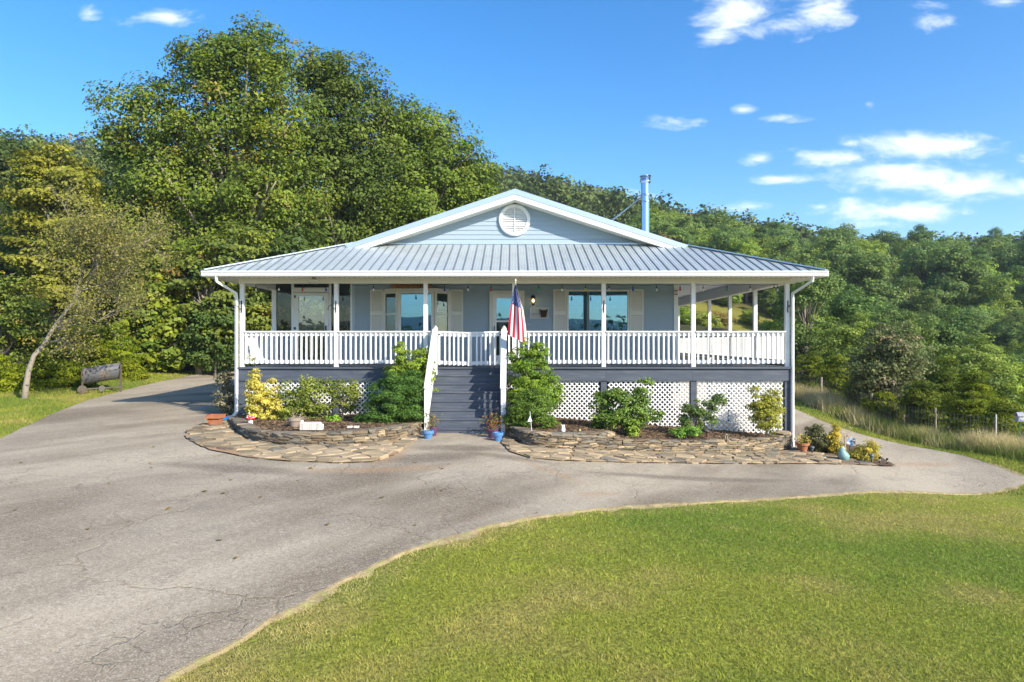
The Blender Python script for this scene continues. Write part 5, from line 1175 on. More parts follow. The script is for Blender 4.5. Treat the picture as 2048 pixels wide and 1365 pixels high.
# ------------------------------------------------------------------ fence, birdhouse
def fence():
    root = thing('wire_fence', 'old wire field fence with wooden posts along the right verge', 'fence', (12.6,16,g1(12.6,16))); zx = lambda y: float(np.interp(y, [13,17,32,36], [12.55,12.65,13.25,13.4]))
    wire = M('fence_wire', (.20,.19,.165), .6, .1, 4, metal=.3); wood = M('fence_post_wood', (.33,.28,.21), .9, .3, 5, .6, 30); pale = M('pale_post', (.55,.52,.47), .8, .2, 5)
    r = random.Random(3); Hf = 1.05
    for k, y in enumerate([14.0,17.9,20.6,24.6,29.0,33]):
        x = zx(y); z = g1(x, y); w = .022 if k == 1 else .028 if k == 2 else .05; t = r.uniform(-.06,.06)
        m = MB().tube([(x, y, z-.3), (x+t*.5, y, z+.6), (x+t, y, z+Hf+.08)], [w, w, w*.9], 7); m.build('post', pale if k == 1 else wood, root, smooth=False)
    ys_ = np.arange(14.0, 33.01, .5)
    for j in range(8):
        h = .08+j*(Hf-.1)/7; MB().tube([(zx(y)-.03, y, g1(zx(y), y)+h) for y in ys_], .0022, 4).build('wire', wire, root)
    y = 14.1
    while y < 33:
        x = zx(y)-.03; z = g1(x, y); MB().tube([(x, y, z+.05), (x+r.uniform(-.02,.02), y+r.uniform(-.03,.03), z+.6), (x, y+r.uniform(-.04,.04), z+Hf)], .0050, 4).build('stay_wire', wire, root); y += .185
fence()
bx, by = WX(2039,17.0), 17.0; gzb = g1(bx, by)
bh = thing('birdhouse', 'grey birdhouse on a thin green metal pole by the fence', 'birdhouse', (bx, by, gzb)); zb0 = WZ(841, by)
gw_ = M('grey_birdhouse_wood', (.30,.30,.36), .8, .15, 8); lg = M('light_grey_paint', (.30,.30,.36), .7, .1, 8)
MB().box(bx-.075,bx+.075,by-.07,by+.07,zb0,zb0+.11).build('box', gw_, bh); MB().prism([(bx-.11,by-.10,zb0+.105),(bx+.11,by-.10,zb0+.105),(bx+.08,by,zb0+.19),(bx-.08,by,zb0+.19)], (0,0,.012)).prism([(bx-.11,by+.10,zb0+.105),(bx-.08,by+.001,zb0+.19),(bx+.08,by+.001,zb0+.19),(bx+.11,by+.10,zb0+.105)], (0,0,.012)).build('roof', lg, bh)
MB().box(bx-.095,bx+.095,by-.09,by+.09,zb0-.02,zb0-.001).build('tray', lg, bh)
MB().box(bx-.035,bx-.022,by-.078,by-.0705,zb0+.03,zb0+.09).box(bx+.022,bx+.035,by-.078,by-.0705,zb0+.03,zb0+.09).box(bx-.022,bx+.022,by-.078,by-.0705,zb0+.03,zb0+.043).build('window_frame', whitev, bh)
MB().tube([(bx,by,gzb-.3),(bx,by,zb0-.02)], .012, 6).build('pole', M('green_pole', (.07,.20,.10), .5, .2, 6), bh)

# ------------------------------------------------------------------ things on the left verge
def smoker():
    Yq = 24.0; x0 = WX(174,Yq); x1 = WX(230,Yq); zt0, zt1 = WZ(742,Yq), WZ(732,Yq); root = thing('barrel_smoker', 'rusty grey half-barrel smoker grill on a wheeled frame', 'grill', ((x0+x1)/2, Yq, g1((x0+x1)/2, Yq)))
    steel_ = M('weathered_barrel', (.135,.14,.15), .6, .2, 3, metal=.3, dirt=(.30,.20,.12), dirt_amt=.7, dscale=2.5); rust = M('rusty_frame', (.11,.09,.07), .8, .25, 8)
    m = MB(); n = 12; ax0 = Vector((x0, Yq-.25, zt0)); ax1 = Vector((x1, Yq+.35, zt1)); d = (ax1-ax0).normalized(); u = Vector((0,0,1)); s = d.cross(u).normalized(); R = .31
    for rr_, sg in ((R, 1), (R-.015, -1)):
        vs = []
        for q in (ax0, ax1):
            for k in range(n+1): t = math.pi*k/n+math.radians(12); vs.append(q+s*(math.cos(t)*rr_)-u*(math.sin(t)*rr_*1.5))
        m.add(vs, [((k, k+1, k+n+2, k+n+1) if sg > 0 else (k+n+1, k+n+2, k+1, k)) for k in range(n)])
    for q in (ax0, ax1): m.prism([q+s*(math.cos(math.pi*k/n+.2)*R)-u*(math.sin(math.pi*k/n+.2)*R*1.5) for k in range(n+1)], d*.012)
    m.build('barrel', steel_, root); zb = lambda p: g1(p.x, p.y)
    for q, sg in ((ax0,1),(ax0,-1),(ax1,1),(ax1,-1)):
        a = q+s*sg*(R+.02)+u*.04; b = q+s*sg*(R+.06); b.z = zb(b)-.03; MB().bar(a, b, .045, .045).build('leg', rust, root)
    a = ax0+s*(R+.05); a.z = zb(a)+.16; b = ax1+s*(R+.05); b.z = zb(b)+.2; MB().bar(a, b, .06, .05).build('side_bar', rust, root)
    MB().bar(ax0+s*(R+.01)+u*.0, ax0-s*(R+.01), .05, .05).build('end_bar', black, root)
    for t in (.0, .5):
        c = a.lerp(b, t)+s*.06; MB().tube([c+Vector((0,0,.0)), c+s*.05], .10 if t else .14, 14).build('wheel', rust if t == 0 else M('wheel_grey', (.12,.11,.10), .8, .2, 6), root)
smoker()
tg = GP(379, 742); Yt = tg.y; tx = tg.x; tz = tg.z
tub = thing('plastic_tub', 'dark oval plastic stock tub planted with stakes beside the drive', 'tub', (tx, Yt, tz)); tubm = M('dark_plastic', (.06,.06,.065), .5, .15, 5)
MB().lathe([(.36,tz),(.43,tz+.26),(.47,tz+.27),(.47,tz+.32),(.42,tz+.32),(.40,tz+.24),(.05,tz+.24)], (tx,Yt,0), 20, sy=.75).build('basin', tubm, tub)
for k in range(5): xx = tx-.1+k*.10; MB().tube([(xx,Yt+.05*(k%2),tz+.2),(xx+.02,Yt,tz+.95+.12*(k%3))], .010, 5).build('stake', M('pale_stake', (.6,.57,.5), .8, .1, 5), tub)
for k in range(4):
    px = 407+k*18; q = GP(px, 739-k*2.2); Yk = q.y+.2; x = q.x; z = g1(x, Yk); o = MB().bar((x-.22, Yk-.03, z+.12), (x+.20, Yk+.05, z+.12+.02*(k%2)), .2, .26).build('edging_block', M('timber_edging', (.30,.22,.15), .9, .3, 3, .4, 20))
    tag(o, ['weathered timber edging block nearest the dark tub','second timber edging block from the dark tub along the drive','third timber edging block from the dark tub along the drive','timber edging block nearest the porch post'][k], 'timber', 'timber edging along the back of the drive')

# ------------------------------------------------------------------ pots and ornaments
terra = M('terracotta', (.36,.125,.055), .8, .15, 6, .15, 40, dirt=(.50,.30,.20), dirt_amt=.5, dscale=5); soil = M('potting_soil', (.05,.035,.025), .95, .3, 20)
bluep = M('blue_glaze', (.09,.23,.46), .3, .08, 5, spec=.6); purp = M('purple_glaze', (.10,.045,.105), .35, .1, 5, spec=.5); taupe = M('taupe_plastic', (.30,.235,.185), .7, .1, 6)
def round_pot(name, label, px, py, Y, r0, r1, h, mat, z=None, rim=.03):
    x = WX(px, Y); z = z if z is not None else g1(x, Y)+.03; root = thing(name, label, 'flower pot', (x, Y, z))
    MB().lathe([(r0,z),(r1*.95,z+h-.06),(r1+rim*.4,z+h-.06),(r1+rim*.5,z+h),(r1*.86,z+h),(r1*.8,z+h-.05)], (x,Y,0), 18).build('pot', mat, root); MB().lathe([(r1*.80,z+h-.07),(r1*.80,z+h-.045)], (x,Y,0), 14).build('soil', soil, root)
    return root, Vector((x, Y, z+h))
def pot_plant(root, top, n, spread, height, leaf, A, B, seed, flower=None):
    r = np.random.default_rng(seed); P = np.array(top)+np.array([0,0,height*.45])+r.normal(size=(n,3))*np.array([spread,spread,height*.35]); Nn = unit(r.normal(size=(n,3))+np.array([0,-.3,.5])); V, Fq = leaf_arrays(P, Nn, leaf*r.uniform(.6,1.3,n), .7, r); t = r.random((n,1)); c = np.array(A)*(1-t)+np.array(B)*t
    if flower is not None: q = r.random(n) < .35; c[q] = np.array(flower)
    off = np.array(root.location); place('leaves', mesh_np('leaves', V-off, Fq, c), LEAF, root)
    m = MB()
    for k in range(9): m.tube([tuple(top-Vector((0,0,.03))), tuple(P[k])], .004, 4)
    m.build('stems', twig, root)
YS = 14.65
p_, t_ = round_pot('flower_pot', 'blue glazed pot with dead stems left of the bottom step', 856, 878, YS-.15, .075, .115, .17, bluep); pot_plant(p_, np.array(t_), 40, .07, .25, .05, (.30,.25,.12), (.12,.12,.04), 1) if False else pot_plant(p_, t_, 40, .07, .25, .05, (.30,.25,.12), (.12,.12,.04), 1)
p_, t_ = round_pot('flower_pot', 'purple pot of reddish coleus behind the blue pot left of the steps', 866, 870, YS+.32, .07, .10, .20, purp); pot_plant(p_, t_, 130, .07, .32, .05, (.25,.10,.05), (.22,.25,.05), 2)
p_, t_ = round_pot('flower_pot', 'purple pot of red and green coleus right of the steps', 985, 872, YS+.28, .085, .115, .20, purp); pot_plant(p_, t_, 190, .11, .30, .06, (.30,.06,.05), (.26,.28,.06), 3)
p_, t_ = round_pot('flower_pot', 'empty light blue glazed pot right of the steps', 996, 880, YS-.12, .07, .105, .18, bluep)
p_, t_ = round_pot('flower_pot', 'round terracotta pot of yellow flowers at the right downspout', 1605, 905, 16.35, .09, .14, .24, terra, rim=.05); pot_plant(p_, t_, 110, .09, .14, .06, (.35,.30,.05), (.60,.50,.08), 4, (.75,.62,.12))
z = float(bz(topL)([WX(590,14.6)], [14.6])[0]); p_, t_ = round_pot('flower_pot', 'taupe plastic pot with a dry plant on the left mulch bed', 589, 850, 14.6, .085, .13, .19, taupe, z); pot_plant(p_, t_, 24, .06, .2, .04, (.25,.2,.1), (.12,.13,.04), 5)
# rectangular terracotta planter and blue saucer at the left corner
Yp = 15.9; x = WX(431,Yp); z = g1(x, Yp)+.06
pl_ = thing('planter', 'square terracotta planter at the left corner of the porch', 'planter', (x, Yp, z))
def frus(x, y, z0, z1, a0, b0, a1, b1): return [(x-a0,y-b0,z0),(x+a0,y-b0,z0),(x+a0,y+b0,z0),(x-a0,y+b0,z0),(x-a1,y-b1,z1),(x+a1,y-b1,z1),(x+a1,y+b1,z1),(x-a1,y+b1,z1)]
FR = [(0,3,2,1),(0,1,5,4),(1,2,6,5),(2,3,7,6),(3,0,4,7)]
MB().add(frus(x,Yp,z,z+.17,.105,.10,.14,.13), FR).build('body', terra, pl_)
MB().box(x-.17,x+.17,Yp-.16,Yp-.13,z+.15,z+.225).box(x-.17,x+.17,Yp+.13,Yp+.16,z+.15,z+.225).box(x-.17,x-.14,Yp-.13,Yp+.13,z+.15,z+.225).box(x+.14,x+.17,Yp-.13,Yp+.13,z+.15,z+.225).build('rim', terra, pl_); MB().box(x-.13,x+.13,Yp-.125,Yp+.125,z+.12,z+.16).build('soil', soil, pl_)
p_, t_ = round_pot('flower_pot', 'bright blue bowl in shade behind the terracotta planter', 441, 832, 16.5, .09, .17, .13, M('bright_blue_glaze', (.03,.15,.55), .3, .08, 5))
# mushroom
x, y = WX(501,15.0), 15.0; z = topL(x)+.0
mu = thing('toadstool_ornament', 'white-spotted red toadstool ornament on the left wall', 'garden ornament', (x, y, z)); MB().lathe([(.05,z-.05),(.055,z+.03),(.045,z+.08)], (x,y,0), 12).build('stalk', whitev, mu, smooth=True); MB().lathe([(.05,z+.07),(.10,z+.08),(.098,z+.11),(.07,z+.145),(.03,z+.162),(.002,z+.166)], (x,y,0), 16).build('cap', M('toadstool_red', (.55,.05,.05), .4, .1, 6), mu, smooth=True)
for k in range(9):
    a = k*.8+3.4; q = .085 if k%2 else .055; MB().lathe([(.026,0),(.022,.008),(.002,.012)], (x+math.cos(a)*q, y+math.sin(a)*q, z+(.122 if k%2 else .148)), 8).build('spot', whitev, mu)
# pale cast block and white bricks lying on the left wall
Yb = 13.75; x = WX(622,Yb); z = topL(x)+.02
cb = thing('stone_block', 'pale weathered carved concrete block lying on the left wall', 'garden ornament', (x, Yb, z)); pc = M('pale_concrete', (.62,.58,.52), .85, .1, 6, .3, 30, dirt=(.40,.36,.31), dirt_amt=.6, dscale=4)
MB().box(x-.17,x+.13,Yb-.06,Yb+.10,z-.03,z+.125).build('body', pc, cb, bevel=.012); MB().prism([(x-.215,Yb-.06,z-.03),(x-.172,Yb-.06,z-.03),(x-.172,Yb-.06,z+.15),(x-.185,Yb-.06,z+.175),(x-.215,Yb-.06,z+.13)], (0,.15,0)).build('end_slab', pc, cb, bevel=.01); MB().prism([(x+.132,Yb-.065,z-.03),(x+.235,Yb-.065,z-.03),(x+.235,Yb-.065,z+.085),(x+.195,Yb-.065,z+.09),(x+.185,Yb-.065,z+.125),(x+.132,Yb-.065,z+.125)], (0,.16,0)).build('scroll_end', pc, cb, bevel=.01)
for k in range(6): MB().box(x-.15+k*.036,x-.138+k*.036,Yb-.066,Yb-.0605,z-.0,z+.10).build('flute', pc, cb)
for k, px in enumerate((700,713)):
    x = WX(px,13.95); z = topL(x); tag(MB().box(x-.052,x+.052,13.9,14.0,z+.0,z+.04).build('white_brick', pc, bevel=.006), ['left one of two small white bricks on the left wall','right one of two small white bricks on the left wall'][k], 'brick', 'white bricks on the wall')
# ghost figurine, little bell, garden flag, cat silhouette, lantern figurine
x, y = WX(1126,14.75), 14.75; z = float(bz(topR)([x],[y])[0]); gh = thing('ghost_figurine', 'small white ghost-shaped figurine on the right mulch bed', 'garden ornament', (x, y, z))
MB().lathe([(.055,z-.01),(.052,z+.03),(.042,z+.09),(.032,z+.12),(.018,z+.145),(.002,z+.15)], (x,y,0), 14).build('body', whitev, gh, smooth=True)
for s in (-1,1): MB().lathe([(.006,0),(.004,.004)], (x+s*.014,y-.034,z+.105), 6, axis='y').build('eye', black, gh); MB().tube([(x+s*.02,y,z+.13),(x+s*.032,y,z+.165)], [.012,.003], 6).build('ear', whitev, gh)
x, y = WX(1159.5,15.0), 15.0; z = float(bz(topR)([x],[y])[0]); bl = thing('bell_ornament', 'tiny yellow bell-shaped ornament right of the ghost', 'garden ornament', (x, y, z)); MB().lathe([(.032,z-.01),(.028,z+.02),(.018,z+.04),(.006,z+.055),(.002,z+.06)], (x,y,0), 10).build('bell', M('pale_yellow_glaze', (.62,.52,.20), .4, .1, 8), bl)
x, y = WX(1063,14.4), 14.4; z = float(bz(topR)([x],[y])[0]); gf = thing('garden_flag', 'small white pennant on a thin stake in front of the low yew', 'garden flag', (x, y, z)); MB().tube([(x+.02,y,z-.1),(x-.035,y,WZ(823,y))], .006, 6).build('stake', whitev, gf)
zt_ = WZ(832,y); zb_2 = WZ(844,y); MB().add([(x-.03,y-.008,zt_),(x-.085,y-.03,zb_2),(x+.015,y-.012,zb_2+.01),(x-.03,y+.0,zt_),(x-.085,y-.022,zb_2),(x+.015,y-.004,zb_2+.01)], [(0,1,2),(5,4,3),(0,3,4,1),(1,4,5,2),(2,5,3,0)]).build('pennant', M('pale_blue_cloth', (.62,.68,.80), .8, .05, 5), gf)
def figure_cat():
    x, y = WX(1414,15.6), 15.6; z = float(bz(topR)([x],[y])[0]); s = y/F; dk = M('dark_bronze', (.05,.045,.04), .5, .3, 8, metal=.3)
    root = thing('bird_statue', 'dark metal bird-like statue on a base in the right bed', 'garden ornament', (x, y, z))
    def q(px, py, o=0): return WP(px, py, y+o)
    MB().tube([q(1405,860),q(1410,861),q(1416,864),q(1421,862)], [2.2*s,4.5*s,4.0*s,1.8*s], 10).build('body', dk, root, smooth=True)
    MB().tube([q(1421,862),q(1425,859),q(1428,858)], [1.9*s,2.6*s,1.6*s], 8).build('head', dk, root, smooth=True); MB().tube([q(1406,860),q(1399,866)], [1.4*s,.4*s], 6).build('tail', dk, root)
    MB().tube([q(1425,861),q(1429,867)], [1.3*s,.4*s], 6).build('wing', dk, root); MB().tube([q(1414,864),q(1415,874)], [2.6*s,3.6*s], 8).build('base', M('rust_brown', (.12,.055,.04), .8, .2, 8), root)
figure_cat()
x, y = WX(1452,15.9), 15.9; z = float(bz(topR)([x],[y])[0]); ln_ = thing('little_birdhouse', 'tiny pale wooden house ornament at the right of the bird statue', 'garden ornament', (x, y, z)); wd = M('pale_wood', (.50,.42,.30), .8, .15, 10)
MB().box(x-.03,x-.018,y-.03,y+.03,z,z+.09).box(x+.018,x+.03,y-.03,y+.03,z,z+.09).box(x-.018,x+.018,y+.02,y+.03,z,z+.09).build('wall', wd, ln_); MB().prism([(x-.05,y-.045,z+.085),(x,y-.045,z+.14),(x+.05,y-.045,z+.085),(x,y-.045,z+.12)], (0,.09,0)).build('roof', wd, ln_)
# path lights
def path_light(px, py, Y, kind, label):
    x = WX(px, Y); z = g1(x, Y)+.02; H = WZ(py, Y)-z; root = thing('path_light', label, 'garden light', (x, Y, z), 'solar path lights in the corner garden')
    MB().tube([(x,Y,z-.1),(x,Y,z+H*.55)], .011, 6).build('stake', black, root)
    if kind: MB().lathe([(.022,z+H*.5),(.045,z+H*.85),(.062,z+H*.88),(.05,z+H),(.01,z+H*1.05)], (x,Y,0), 10).build('lamp_head', M('dark_grey_lamp', (.08,.10,.11), .4, .2, 6), root); MB().lathe([(.03,z+H*.62),(.043,z+H*.83)], (x,Y,0), 10).build('lens', M('smoky_lens', (.20,.27,.30), .2, .1, 6), root)
    else: MB().lathe([(.024,z+H*.74),(.024,z+H)], (x,Y,0), 10).build('lamp_head', black, root); MB().lathe([(.018,z+H*.55),(.018,z+H*.735)], (x,Y,0), 10).build('lens', M('frosted_lens', (.45,.45,.44), .3, .1, 6), root)
path_light(1624,893,16.05,1,'square-headed path light in front of the olive bush'); path_light(1743,909,15.1,1,'square-headed path light in front of the golden bush'); path_light(1759,914,15.15,0,'thin black path light, left one of the pair at the tip'); path_light(1774,917,15.1,0,'thin black path light, right one of the pair at the tip')
# pinwheel, teal goose
x, y = WX(1701,16.0), 16.0; z = g1(x, y); pw = thing('pinwheel', 'silver and blue pinwheel on a stake in the corner garden', 'pinwheel', (x, y, z)); hz = WZ(882,y); MB().tube([(x-.06,y,z-.05),(x,y,hz)], .007, 6).build('stake', black, pw)
fl = M('silver_foil', (.65,.70,.80), .25, .1, 5, metal=.6)
for k in range(6):
    a = k*1.047+.3; c, s_ = math.cos(a), math.sin(a); c2, s2 = math.cos(a+.75), math.sin(a+.75); MB().prism([(x,y-.02,hz),(x+c*.125,y-.03,hz+s_*.125),(x+c2*.09,y-.06,hz+s2*.09)], (0,.003,0)).build('blade', fl if k%2 else bluep, pw)
MB().lathe([(.014,-.075),(.014,-.01)], (x,y,hz), 8, axis='y').build('hub', black, pw)
x, y = WX(1684,15.4), 15.4; z = g1(x, y)+.05; go = thing('goose_statue', 'rounded teal-painted garden statue at the edge of the flagstones', 'garden ornament', (x, y, z)); teal = M('teal_paint', (.20,.34,.33), .5, .12, 5)
MB().tube([(x+.07,y,z-.03),(x+.05,y,z+.07),(x+.01,y,z+.14),(x-.005,y,z+.21),(x-.0,y,z+.26)], [.075,.12,.105,.07,.045], 14).build('body', teal, go, smooth=True); MB().tube([(x-.03,y+.0,z+.25),(x+.03,y,z+.27),(x+.05,y-.02,z+.24)], [.03,.045,.02], 10).build('head', M('pale_teal', (.45,.55,.52), .5, .12, 5), go, smooth=True); MB().prism([(x-.09,y+.03,z),(x-.03,y+.03,z+.16),(x-.01,y+.03,z+.0)], (0,.05,0)).build('tail', M('dark_teal', (.10,.18,.19), .5, .1, 5), go)
tag(sheet('corner_mulch', densify([(7.3,17.2)]+GPL((1650,913),(1720,927),(1765,937),(1792,937),(1770,926),(1740,905),(1690,893))+[(7.6,17.6)], .12, .02, 3), lambda x, y: gz(x, y)+.06, .15, mulch), kind='structure')

# ------------------------------------------------------------------ flag, lamps, signs, hooks, bulbs
def flag():
    red = M('flag_red', (.46,.018,.04), .75, .06, 8); wh = M('flag_white', (.70,.68,.67), .75, .03, 8); bl_ = M('flag_blue', (.018,.040,.165), .75, .06, 8)
    br = Vector((PX[3], YF-.02, E+.42)); tipp = WP(1031, 565, 16.25); root = thing('flag', 'American flag hanging from a staff on the porch post by the stairs', 'flag', br)
    MB().tube([br, tipp], .014, 8).build('staff', whitev, root); MB().lathe([(.006,0),(.022,.012),(.028,.03),(.02,.05),(.008,.062),(.014,.075),(.002,.09)], tipp, 10).build('finial', M('pale_gold', (.70,.62,.45), .35, .1, 8, metal=.3), root, smooth=True)
    MB().box(br.x-.03,br.x+.03,YF-.03,YF-.004,br.z-.06,br.z+.06).tube([br+Vector((0,.0,0)), br.lerp(tipp, .1)], .022, 8).build('bracket', black, root)
    lx = [(0,1031),(.12,1027.5),(.4,1022.5),(.7,1018),(1,1014.5)]; rx_ = [(0,1031.5),(.12,1036.5),(.4,1047.5),(.7,1053),(1,1056.5)]
    def Pt(u, v, off=0):
        s = v/.64 if v < .64 else 1-(v-.64)/.36*.75; a = np.interp(u, *zip(*lx)); b = np.interp(u, *zip(*rx_)); px = a+(b-a)*s
        py = 566+(u*103)+s*(7 if u > .1 else 3)*1+s*u*15; Yd = 16.3+.05*math.sin(s*5.2+u*2.2)*(.3+u)+.02*math.sin(s*11-u*3)+(0 if v < .64 else .03+(v-.64)*.5)+u*.03-off; return WP(px, py, Yd)
    nu, nv = 30, 26; V = []; Fc = []; mi = []
    for i in range(nu+1):
        for j in range(nv+1): V.append(Pt(i/nu, j/nv))
    for i in range(nu):
        for j in range(nv):
            Fc.append((i*(nv+1)+j, i*(nv+1)+j+1, (i+1)*(nv+1)+j+1, (i+1)*(nv+1)+j)); st = j//2; mi.append(2 if (i/nu < .4 and st < 7) else (0 if st%2 == 0 else 1))
    m = MB(); m.v = [tuple(v) for v in V]; m.f = Fc; m.mi = mi; m.build('cloth', [red, wh, bl_], root, smooth=True)
    for row in range(9):
        for k in range(6 if row%2 == 0 else 5):
            u0 = (.4/12)*(1+2*k+(row%2)); v0 = (7/13)*(row+1)/10
            if u0 < .06: continue
            pts = []
            for q in range(10):
                a = q*math.pi/5; rr_ = (.0145 if q%2 == 0 else .006); pts.append(Pt(u0+rr_*math.cos(a)*.75, v0+rr_*math.sin(a)*1.55, .006))
            MB().add(pts, [tuple(range(10))]).build('star', wh, root)
flag()
def wall_lantern():
    x, z = WX(1066,YW), WZ(603,YW); y = YW-.16; root = thing('wall_lantern', 'black wall lantern with a lit globe beside the front door', 'wall lamp', (x, YW-.02, z))
    MB().lathe([(.055,-.04),(.055,-.005)], (x,YW,z+.12), 14, axis='y').tube([(x,YW-.03,z+.14),(x,y,z+.17),(x,y,z+.10)], .014, 6).lathe([(.03,z+.06),(.075,z+.08),(.055,z+.115),(.02,z+.15),(.004,z+.16)], (x,y,0), 14).lathe([(.035,z-.12),(.05,z-.105),(.035,z-.085)], (x,y,0), 12).build('frame', M('bronze_metal', (.035,.025,.018), .4, .2, 8, metal=.6), root)
    gm_, nt, out = node_mat('lantern_globe'); tr = nt.nodes.new('ShaderNodeBsdfTransparent'); tr.inputs[0].default_value = (.95,.9,.8,1); gl = nt.nodes.new('ShaderNodeBsdfGlossy'); gl.inputs['Roughness'].default_value = .05; mx = nt.nodes.new('ShaderNodeMixShader'); mx.inputs[0].default_value = .12; nt.links.new(tr.outputs[0], mx.inputs[1]); nt.links.new(gl.outputs[0], mx.inputs[2]); nt.links.new(mx.outputs[0], out.inputs[0])
    MB().lathe([(.03,z-.085),(.065,z-.06),(.082,z-.01),(.07,z+.04),(.04,z+.07)], (x,y,0), 16).build('globe', gm_, root, smooth=True); MB().lathe([(.004,z-.035),(.03,z-.015),(.034,z+.01),(.02,z+.04),(.008,z+.055)], (x,y,0), 12).build('bulb', M('lit_bulb', (1.0,.72,.36), .4, 0, 5, emit=5.0), root, smooth=True)
wall_lantern()
x0, x1, z0, z1 = WX(1061,YW), WX(1096,YW), WZ(636.5,YW), WZ(617,YW)
ws = thing('welcome_sign', 'white framed welcome sign with a brown basket beside the front door', 'sign', (x0, YW-.03, z0)); MB().box(x0,x1,YW-.045,YW-.028,z0,z1).build('board', M('whitewashed_board', (.58,.57,.54), .7, .08, 4), ws)
MB().box(x0-.012,x1+.012,YW-.055,YW-.026,z1+.0,z1+.014).box(x0-.012,x1+.012,YW-.055,YW-.026,z0-.014,z0).box(x0-.014,x0,YW-.055,YW-.026,z0,z1).box(x1,x1+.014,YW-.055,YW-.026,z0,z1).build('frame', whitev, ws)
def text_part(body, parent, mat, x, y, z, size, name='lettering', shear=0):
    cu = bpy.data.curves.new(name, 'FONT'); cu.body = body; cu.size = size; cu.extrude = .002; cu.shear = shear; cu.align_x = 'CENTER'; cu.align_y = 'CENTER'; cu.materials.append(mat)
    t = bpy.data.objects.new(name, cu); C.objects.link(t); bpy.context.view_layer.update(); me = bpy.data.meshes.new_from_object(t.evaluated_get(bpy.context.evaluated_depsgraph_get())); bpy.data.objects.remove(t); me.name = name
    o = bpy.data.objects.new(name, me); C.objects.link(o); o.parent = parent; o.location = Vector((x, y, z))-world_loc(parent); o.rotation_euler = (math.pi/2, 0, 0); return o
text_part('welcome', ws, M('grey_ink', (.22,.21,.20), .7, .1, 5), x0+.145, YW-.0465, (z0+z1)/2-.02, .075, shear=.3)
bx_ = x1-.13; bk = M('dark_basket', (.055,.035,.022), .9, .4, 20, .8, 60); MB().add(frus(bx_,YW-.095,z0+.015,z1-.06,.07,.04,.11,.05), [(0,3,2,1),(0,1,5,4),(1,2,6,5),(2,3,7,6),(3,0,4,7),(4,5,6,7)]).box(bx_-.12,bx_-.085,YW-.11,YW-.07,z1-.06,z1-.03).box(bx_+.085,bx_+.12,YW-.11,YW-.07,z1-.06,z1-.03).build('basket', bk, ws)
xn, zn = WX(1056.5,YW), WZ(649.5,YW); hn = thing('number_plate', 'small pale plate on the siding below the welcome sign', 'plate', (xn, YW-.02, zn)); MB().box(xn-.055,xn+.055,YW-.032,YW-.021,zn-.03,zn+.03).build('plate', M('pale_grey_plate', (.45,.50,.55), .5, .1, 20), hn)
xs0, xs1 = WX(789,YW), WX(868,YW); zs0, zs1 = WZ(579,YW)-.01, WZ(566,YW); wsn = thing('wooden_sign', 'brown carved wooden plank hung above the bay window', 'sign', (xs0, YW-.05, zs0)); mw = M('varnished_wood', (.24,.105,.035), .5, .3, 3, .2, 30, stretch=(.3,1,2)); yq = YW-.42
MB().prism([(xs0+.03,yq,zs0),(xs1-.04,yq,zs0+.01),(xs1,yq,zs0+.07),(xs1-.02,yq,zs1),(xs0+.02,yq,zs1),(xs0-.02,yq,zs0+.09)][::-1], (0,.03,0)).build('plank', mw, wsn)
cm = MB(); rq = random.Random(4); xx = xs0+.16
while xx < xs1-.2:     # worn carved characters, no longer legible
    w_ = rq.uniform(.05,.07); 
    for q in range(3): a = (xx+rq.uniform(0,w_), yq-.003, zs0+rq.uniform(.05,.16)); b = (xx+rq.uniform(0,w_), yq-.003, zs0+rq.uniform(.05,.16)); cm.bar(a, b, .006, .014)
    xx += w_+.03
cm.build('carving', M('carving_dark', (.07,.03,.012), .6, .2, 5), wsn, kind='stuff')
for xx in (xs0+.25, xs1-.25): MB().tube([(xx,yq+.015,zs1),(xx,yq+.015,CEIL)], .004, 5).build('chain', black, wsn)
# plant hooks on the posts
for i, lab in ((0,'black scroll plant hook on the left corner post'),(1,'black scroll plant hook on the second post from the left'),(4,'black scroll plant hook on the post in front of the right window'),(6,'black scroll plant hook on the right corner post')):
    x = PX[i]; y = YF-.006; z = WZ(613,YF); hk = thing('plant_hook', lab, 'hook', (x, y, z), 'scroll hooks on the porch posts'); MB().box(x-.012,x+.012,y-.012,y-.001,z-.16,z+.14).build('back_plate', black, hk)
    sx = -1 if i < 4 else -.5; pts = [(x+sx*.01,y-.01,z-.08)]+[(x+sx*(.02+.10*t),y-.05-.22*t,z-.08+.10*math.sin(t*2.6)) for t in (.2,.4,.6,.8,1)]+[(x+sx*.13,y-.29,z-.10),(x+sx*.10,y-.30,z-.10)]; MB().tube(pts, .008, 5).build('scroll_arm', black, hk)
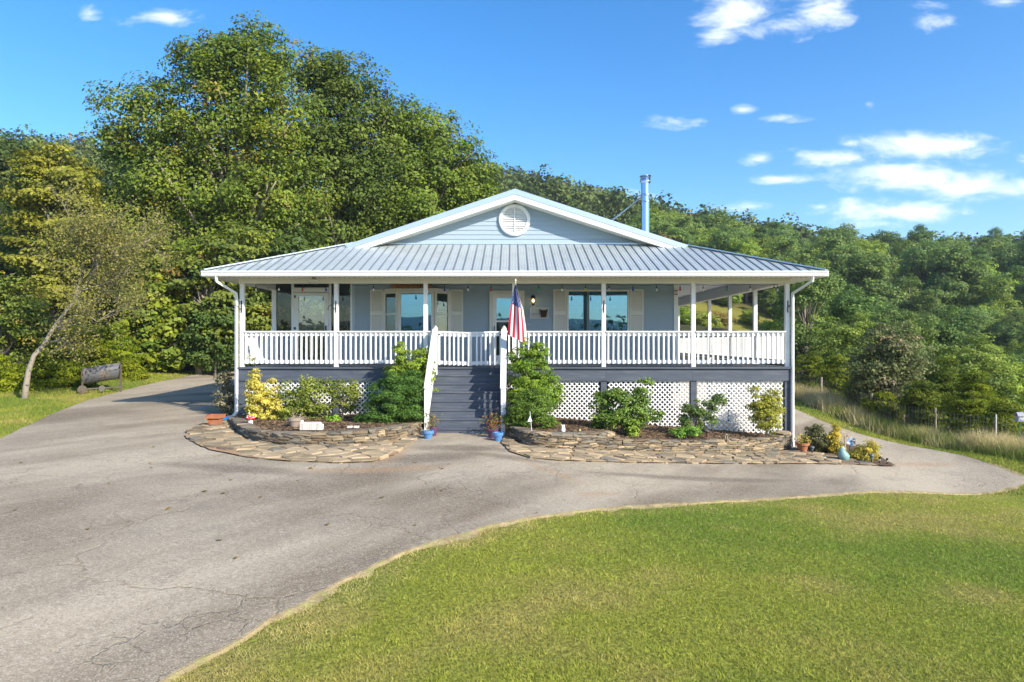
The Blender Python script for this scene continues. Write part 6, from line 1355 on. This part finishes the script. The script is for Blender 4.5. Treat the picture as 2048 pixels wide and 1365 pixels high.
# coloured bulbs strung under the beam
def string_lights():
    y = YF+.19; root = thing('string_lights', 'string of coloured festoon bulbs hung along the porch beam', 'string lights', (0, y, BEAM)); r = random.Random(6)
    cols = {'clear':(.62,.62,.60),'red':(.55,.03,.04),'green':(.03,.30,.08),'blue':(.02,.05,.40),'yellow':(.50,.45,.04)}; mt = {k: M('bulb_'+k, v, .2, .03, 5, spec=.6) for k, v in cols.items()}
    lst = [(512,'clear'),(558,'clear'),(605,'red'),(652,'blue'),(700,'green'),(747,'clear'),(794,'yellow'),(841,'clear'),(889,'blue'),(936,'clear'),(982,'red'),(1029,'clear'),(1077,'green'),(1124,'clear'),(1171,'yellow'),(1218,'clear'),(1266,'blue'),(1313,'clear'),(1360,'red'),(1406,'clear'),(1454,'green'),(1500,'clear'),(1548,'yellow'),(1555,'clear')]
    pts = []
    for k, (px, c) in enumerate(lst):
        x = WX(px, y); z = BEAM-.015+r.uniform(-.006,.01); pts.append((x, y, z)); 
        if k < len(lst)-1: pts.append(((x+WX(lst[k+1][0], y))/2, y, z-.02))
        MB().tube([(x,y,z),(x,y,z-.055)], .005, 5).lathe([(.014,z-.10),(.016,z-.05),(.008,z-.045)], (x,y,0), 8).build('socket', black, root); MB().lathe([(.004,z-.175),(.022,z-.16),(.027,z-.135),(.018,z-.108),(.013,z-.10)], (x,y,0), 10).build('bulb', mt[c], root, smooth=True)
    MB().tube(pts, .005, 4).build('cord', black, root)
string_lights()
x, y = WX(628,16.95), 16.95; z = SZ-.004; fl_ = thing('flood_light', 'twin floodlight under the eave above the screened room', 'flood light', (x, y, z)); MB().lathe([(.05,z-.03),(.05,z)], (x,y,0), 12).build('base', M('grey_metal', (.25,.25,.25), .4, .1, 6, metal=.5), fl_)
for s in (-1,1): MB().tube([(x,y,z-.03),(x+s*.06,y-.03,z-.06),(x+s*.10,y-.10,z-.11)], [.014,.03,.055], 12).build('lamp', M('floodlight_glass', (.60,.58,.45), .25, .1, 6), fl_, smooth=True)
x, y = WX(1352.5,19.4), 19.42; z = WZ(588,19.4); cl = thing('corner_lantern', 'small copper lantern on the right corner of the house wall', 'wall lamp', (x, y, z)); MB().box(x-.04,x+.04,y-.04,y+.04,z-.03,z-.01).box(x-.05,x+.05,y-.05,y+.05,z+.08,z+.10).build('frame', M('copper', (.30,.12,.06), .4, .2, 8, metal=.6), cl); MB().box(x-.03,x+.03,y-.03,y+.03,z-.01,z+.08).build('glass', M('amber_glass', (.75,.62,.50), .2, .05, 5), cl)
for k in range(4):      # dark bow-shaped ornaments on the left railing
    px = 498+k*11.2; x = WX(px,17.28); y = 17.27; z = DK+.90; bw = thing('railing_bow', ['first dark bow-shaped ornament on the left railing, nearest the corner post','second dark bow-shaped ornament from the left corner post','third dark bow-shaped ornament from the left corner post','fourth dark bow-shaped ornament, farthest from the corner post'][k], 'ornament', (x, y, z), 'dark ornaments on the left railing')
    for s in (-1,1): MB().prism([(x+s*.052,y,z),(x+s*.012,y,z+.030),(x+s*.012,y,z-.030)], (0,.012,0)).build('wing', black, bw)
    MB().box(x-.012,x+.012,y,y+.012,z-.004,z+.004).build('bar', black, bw)
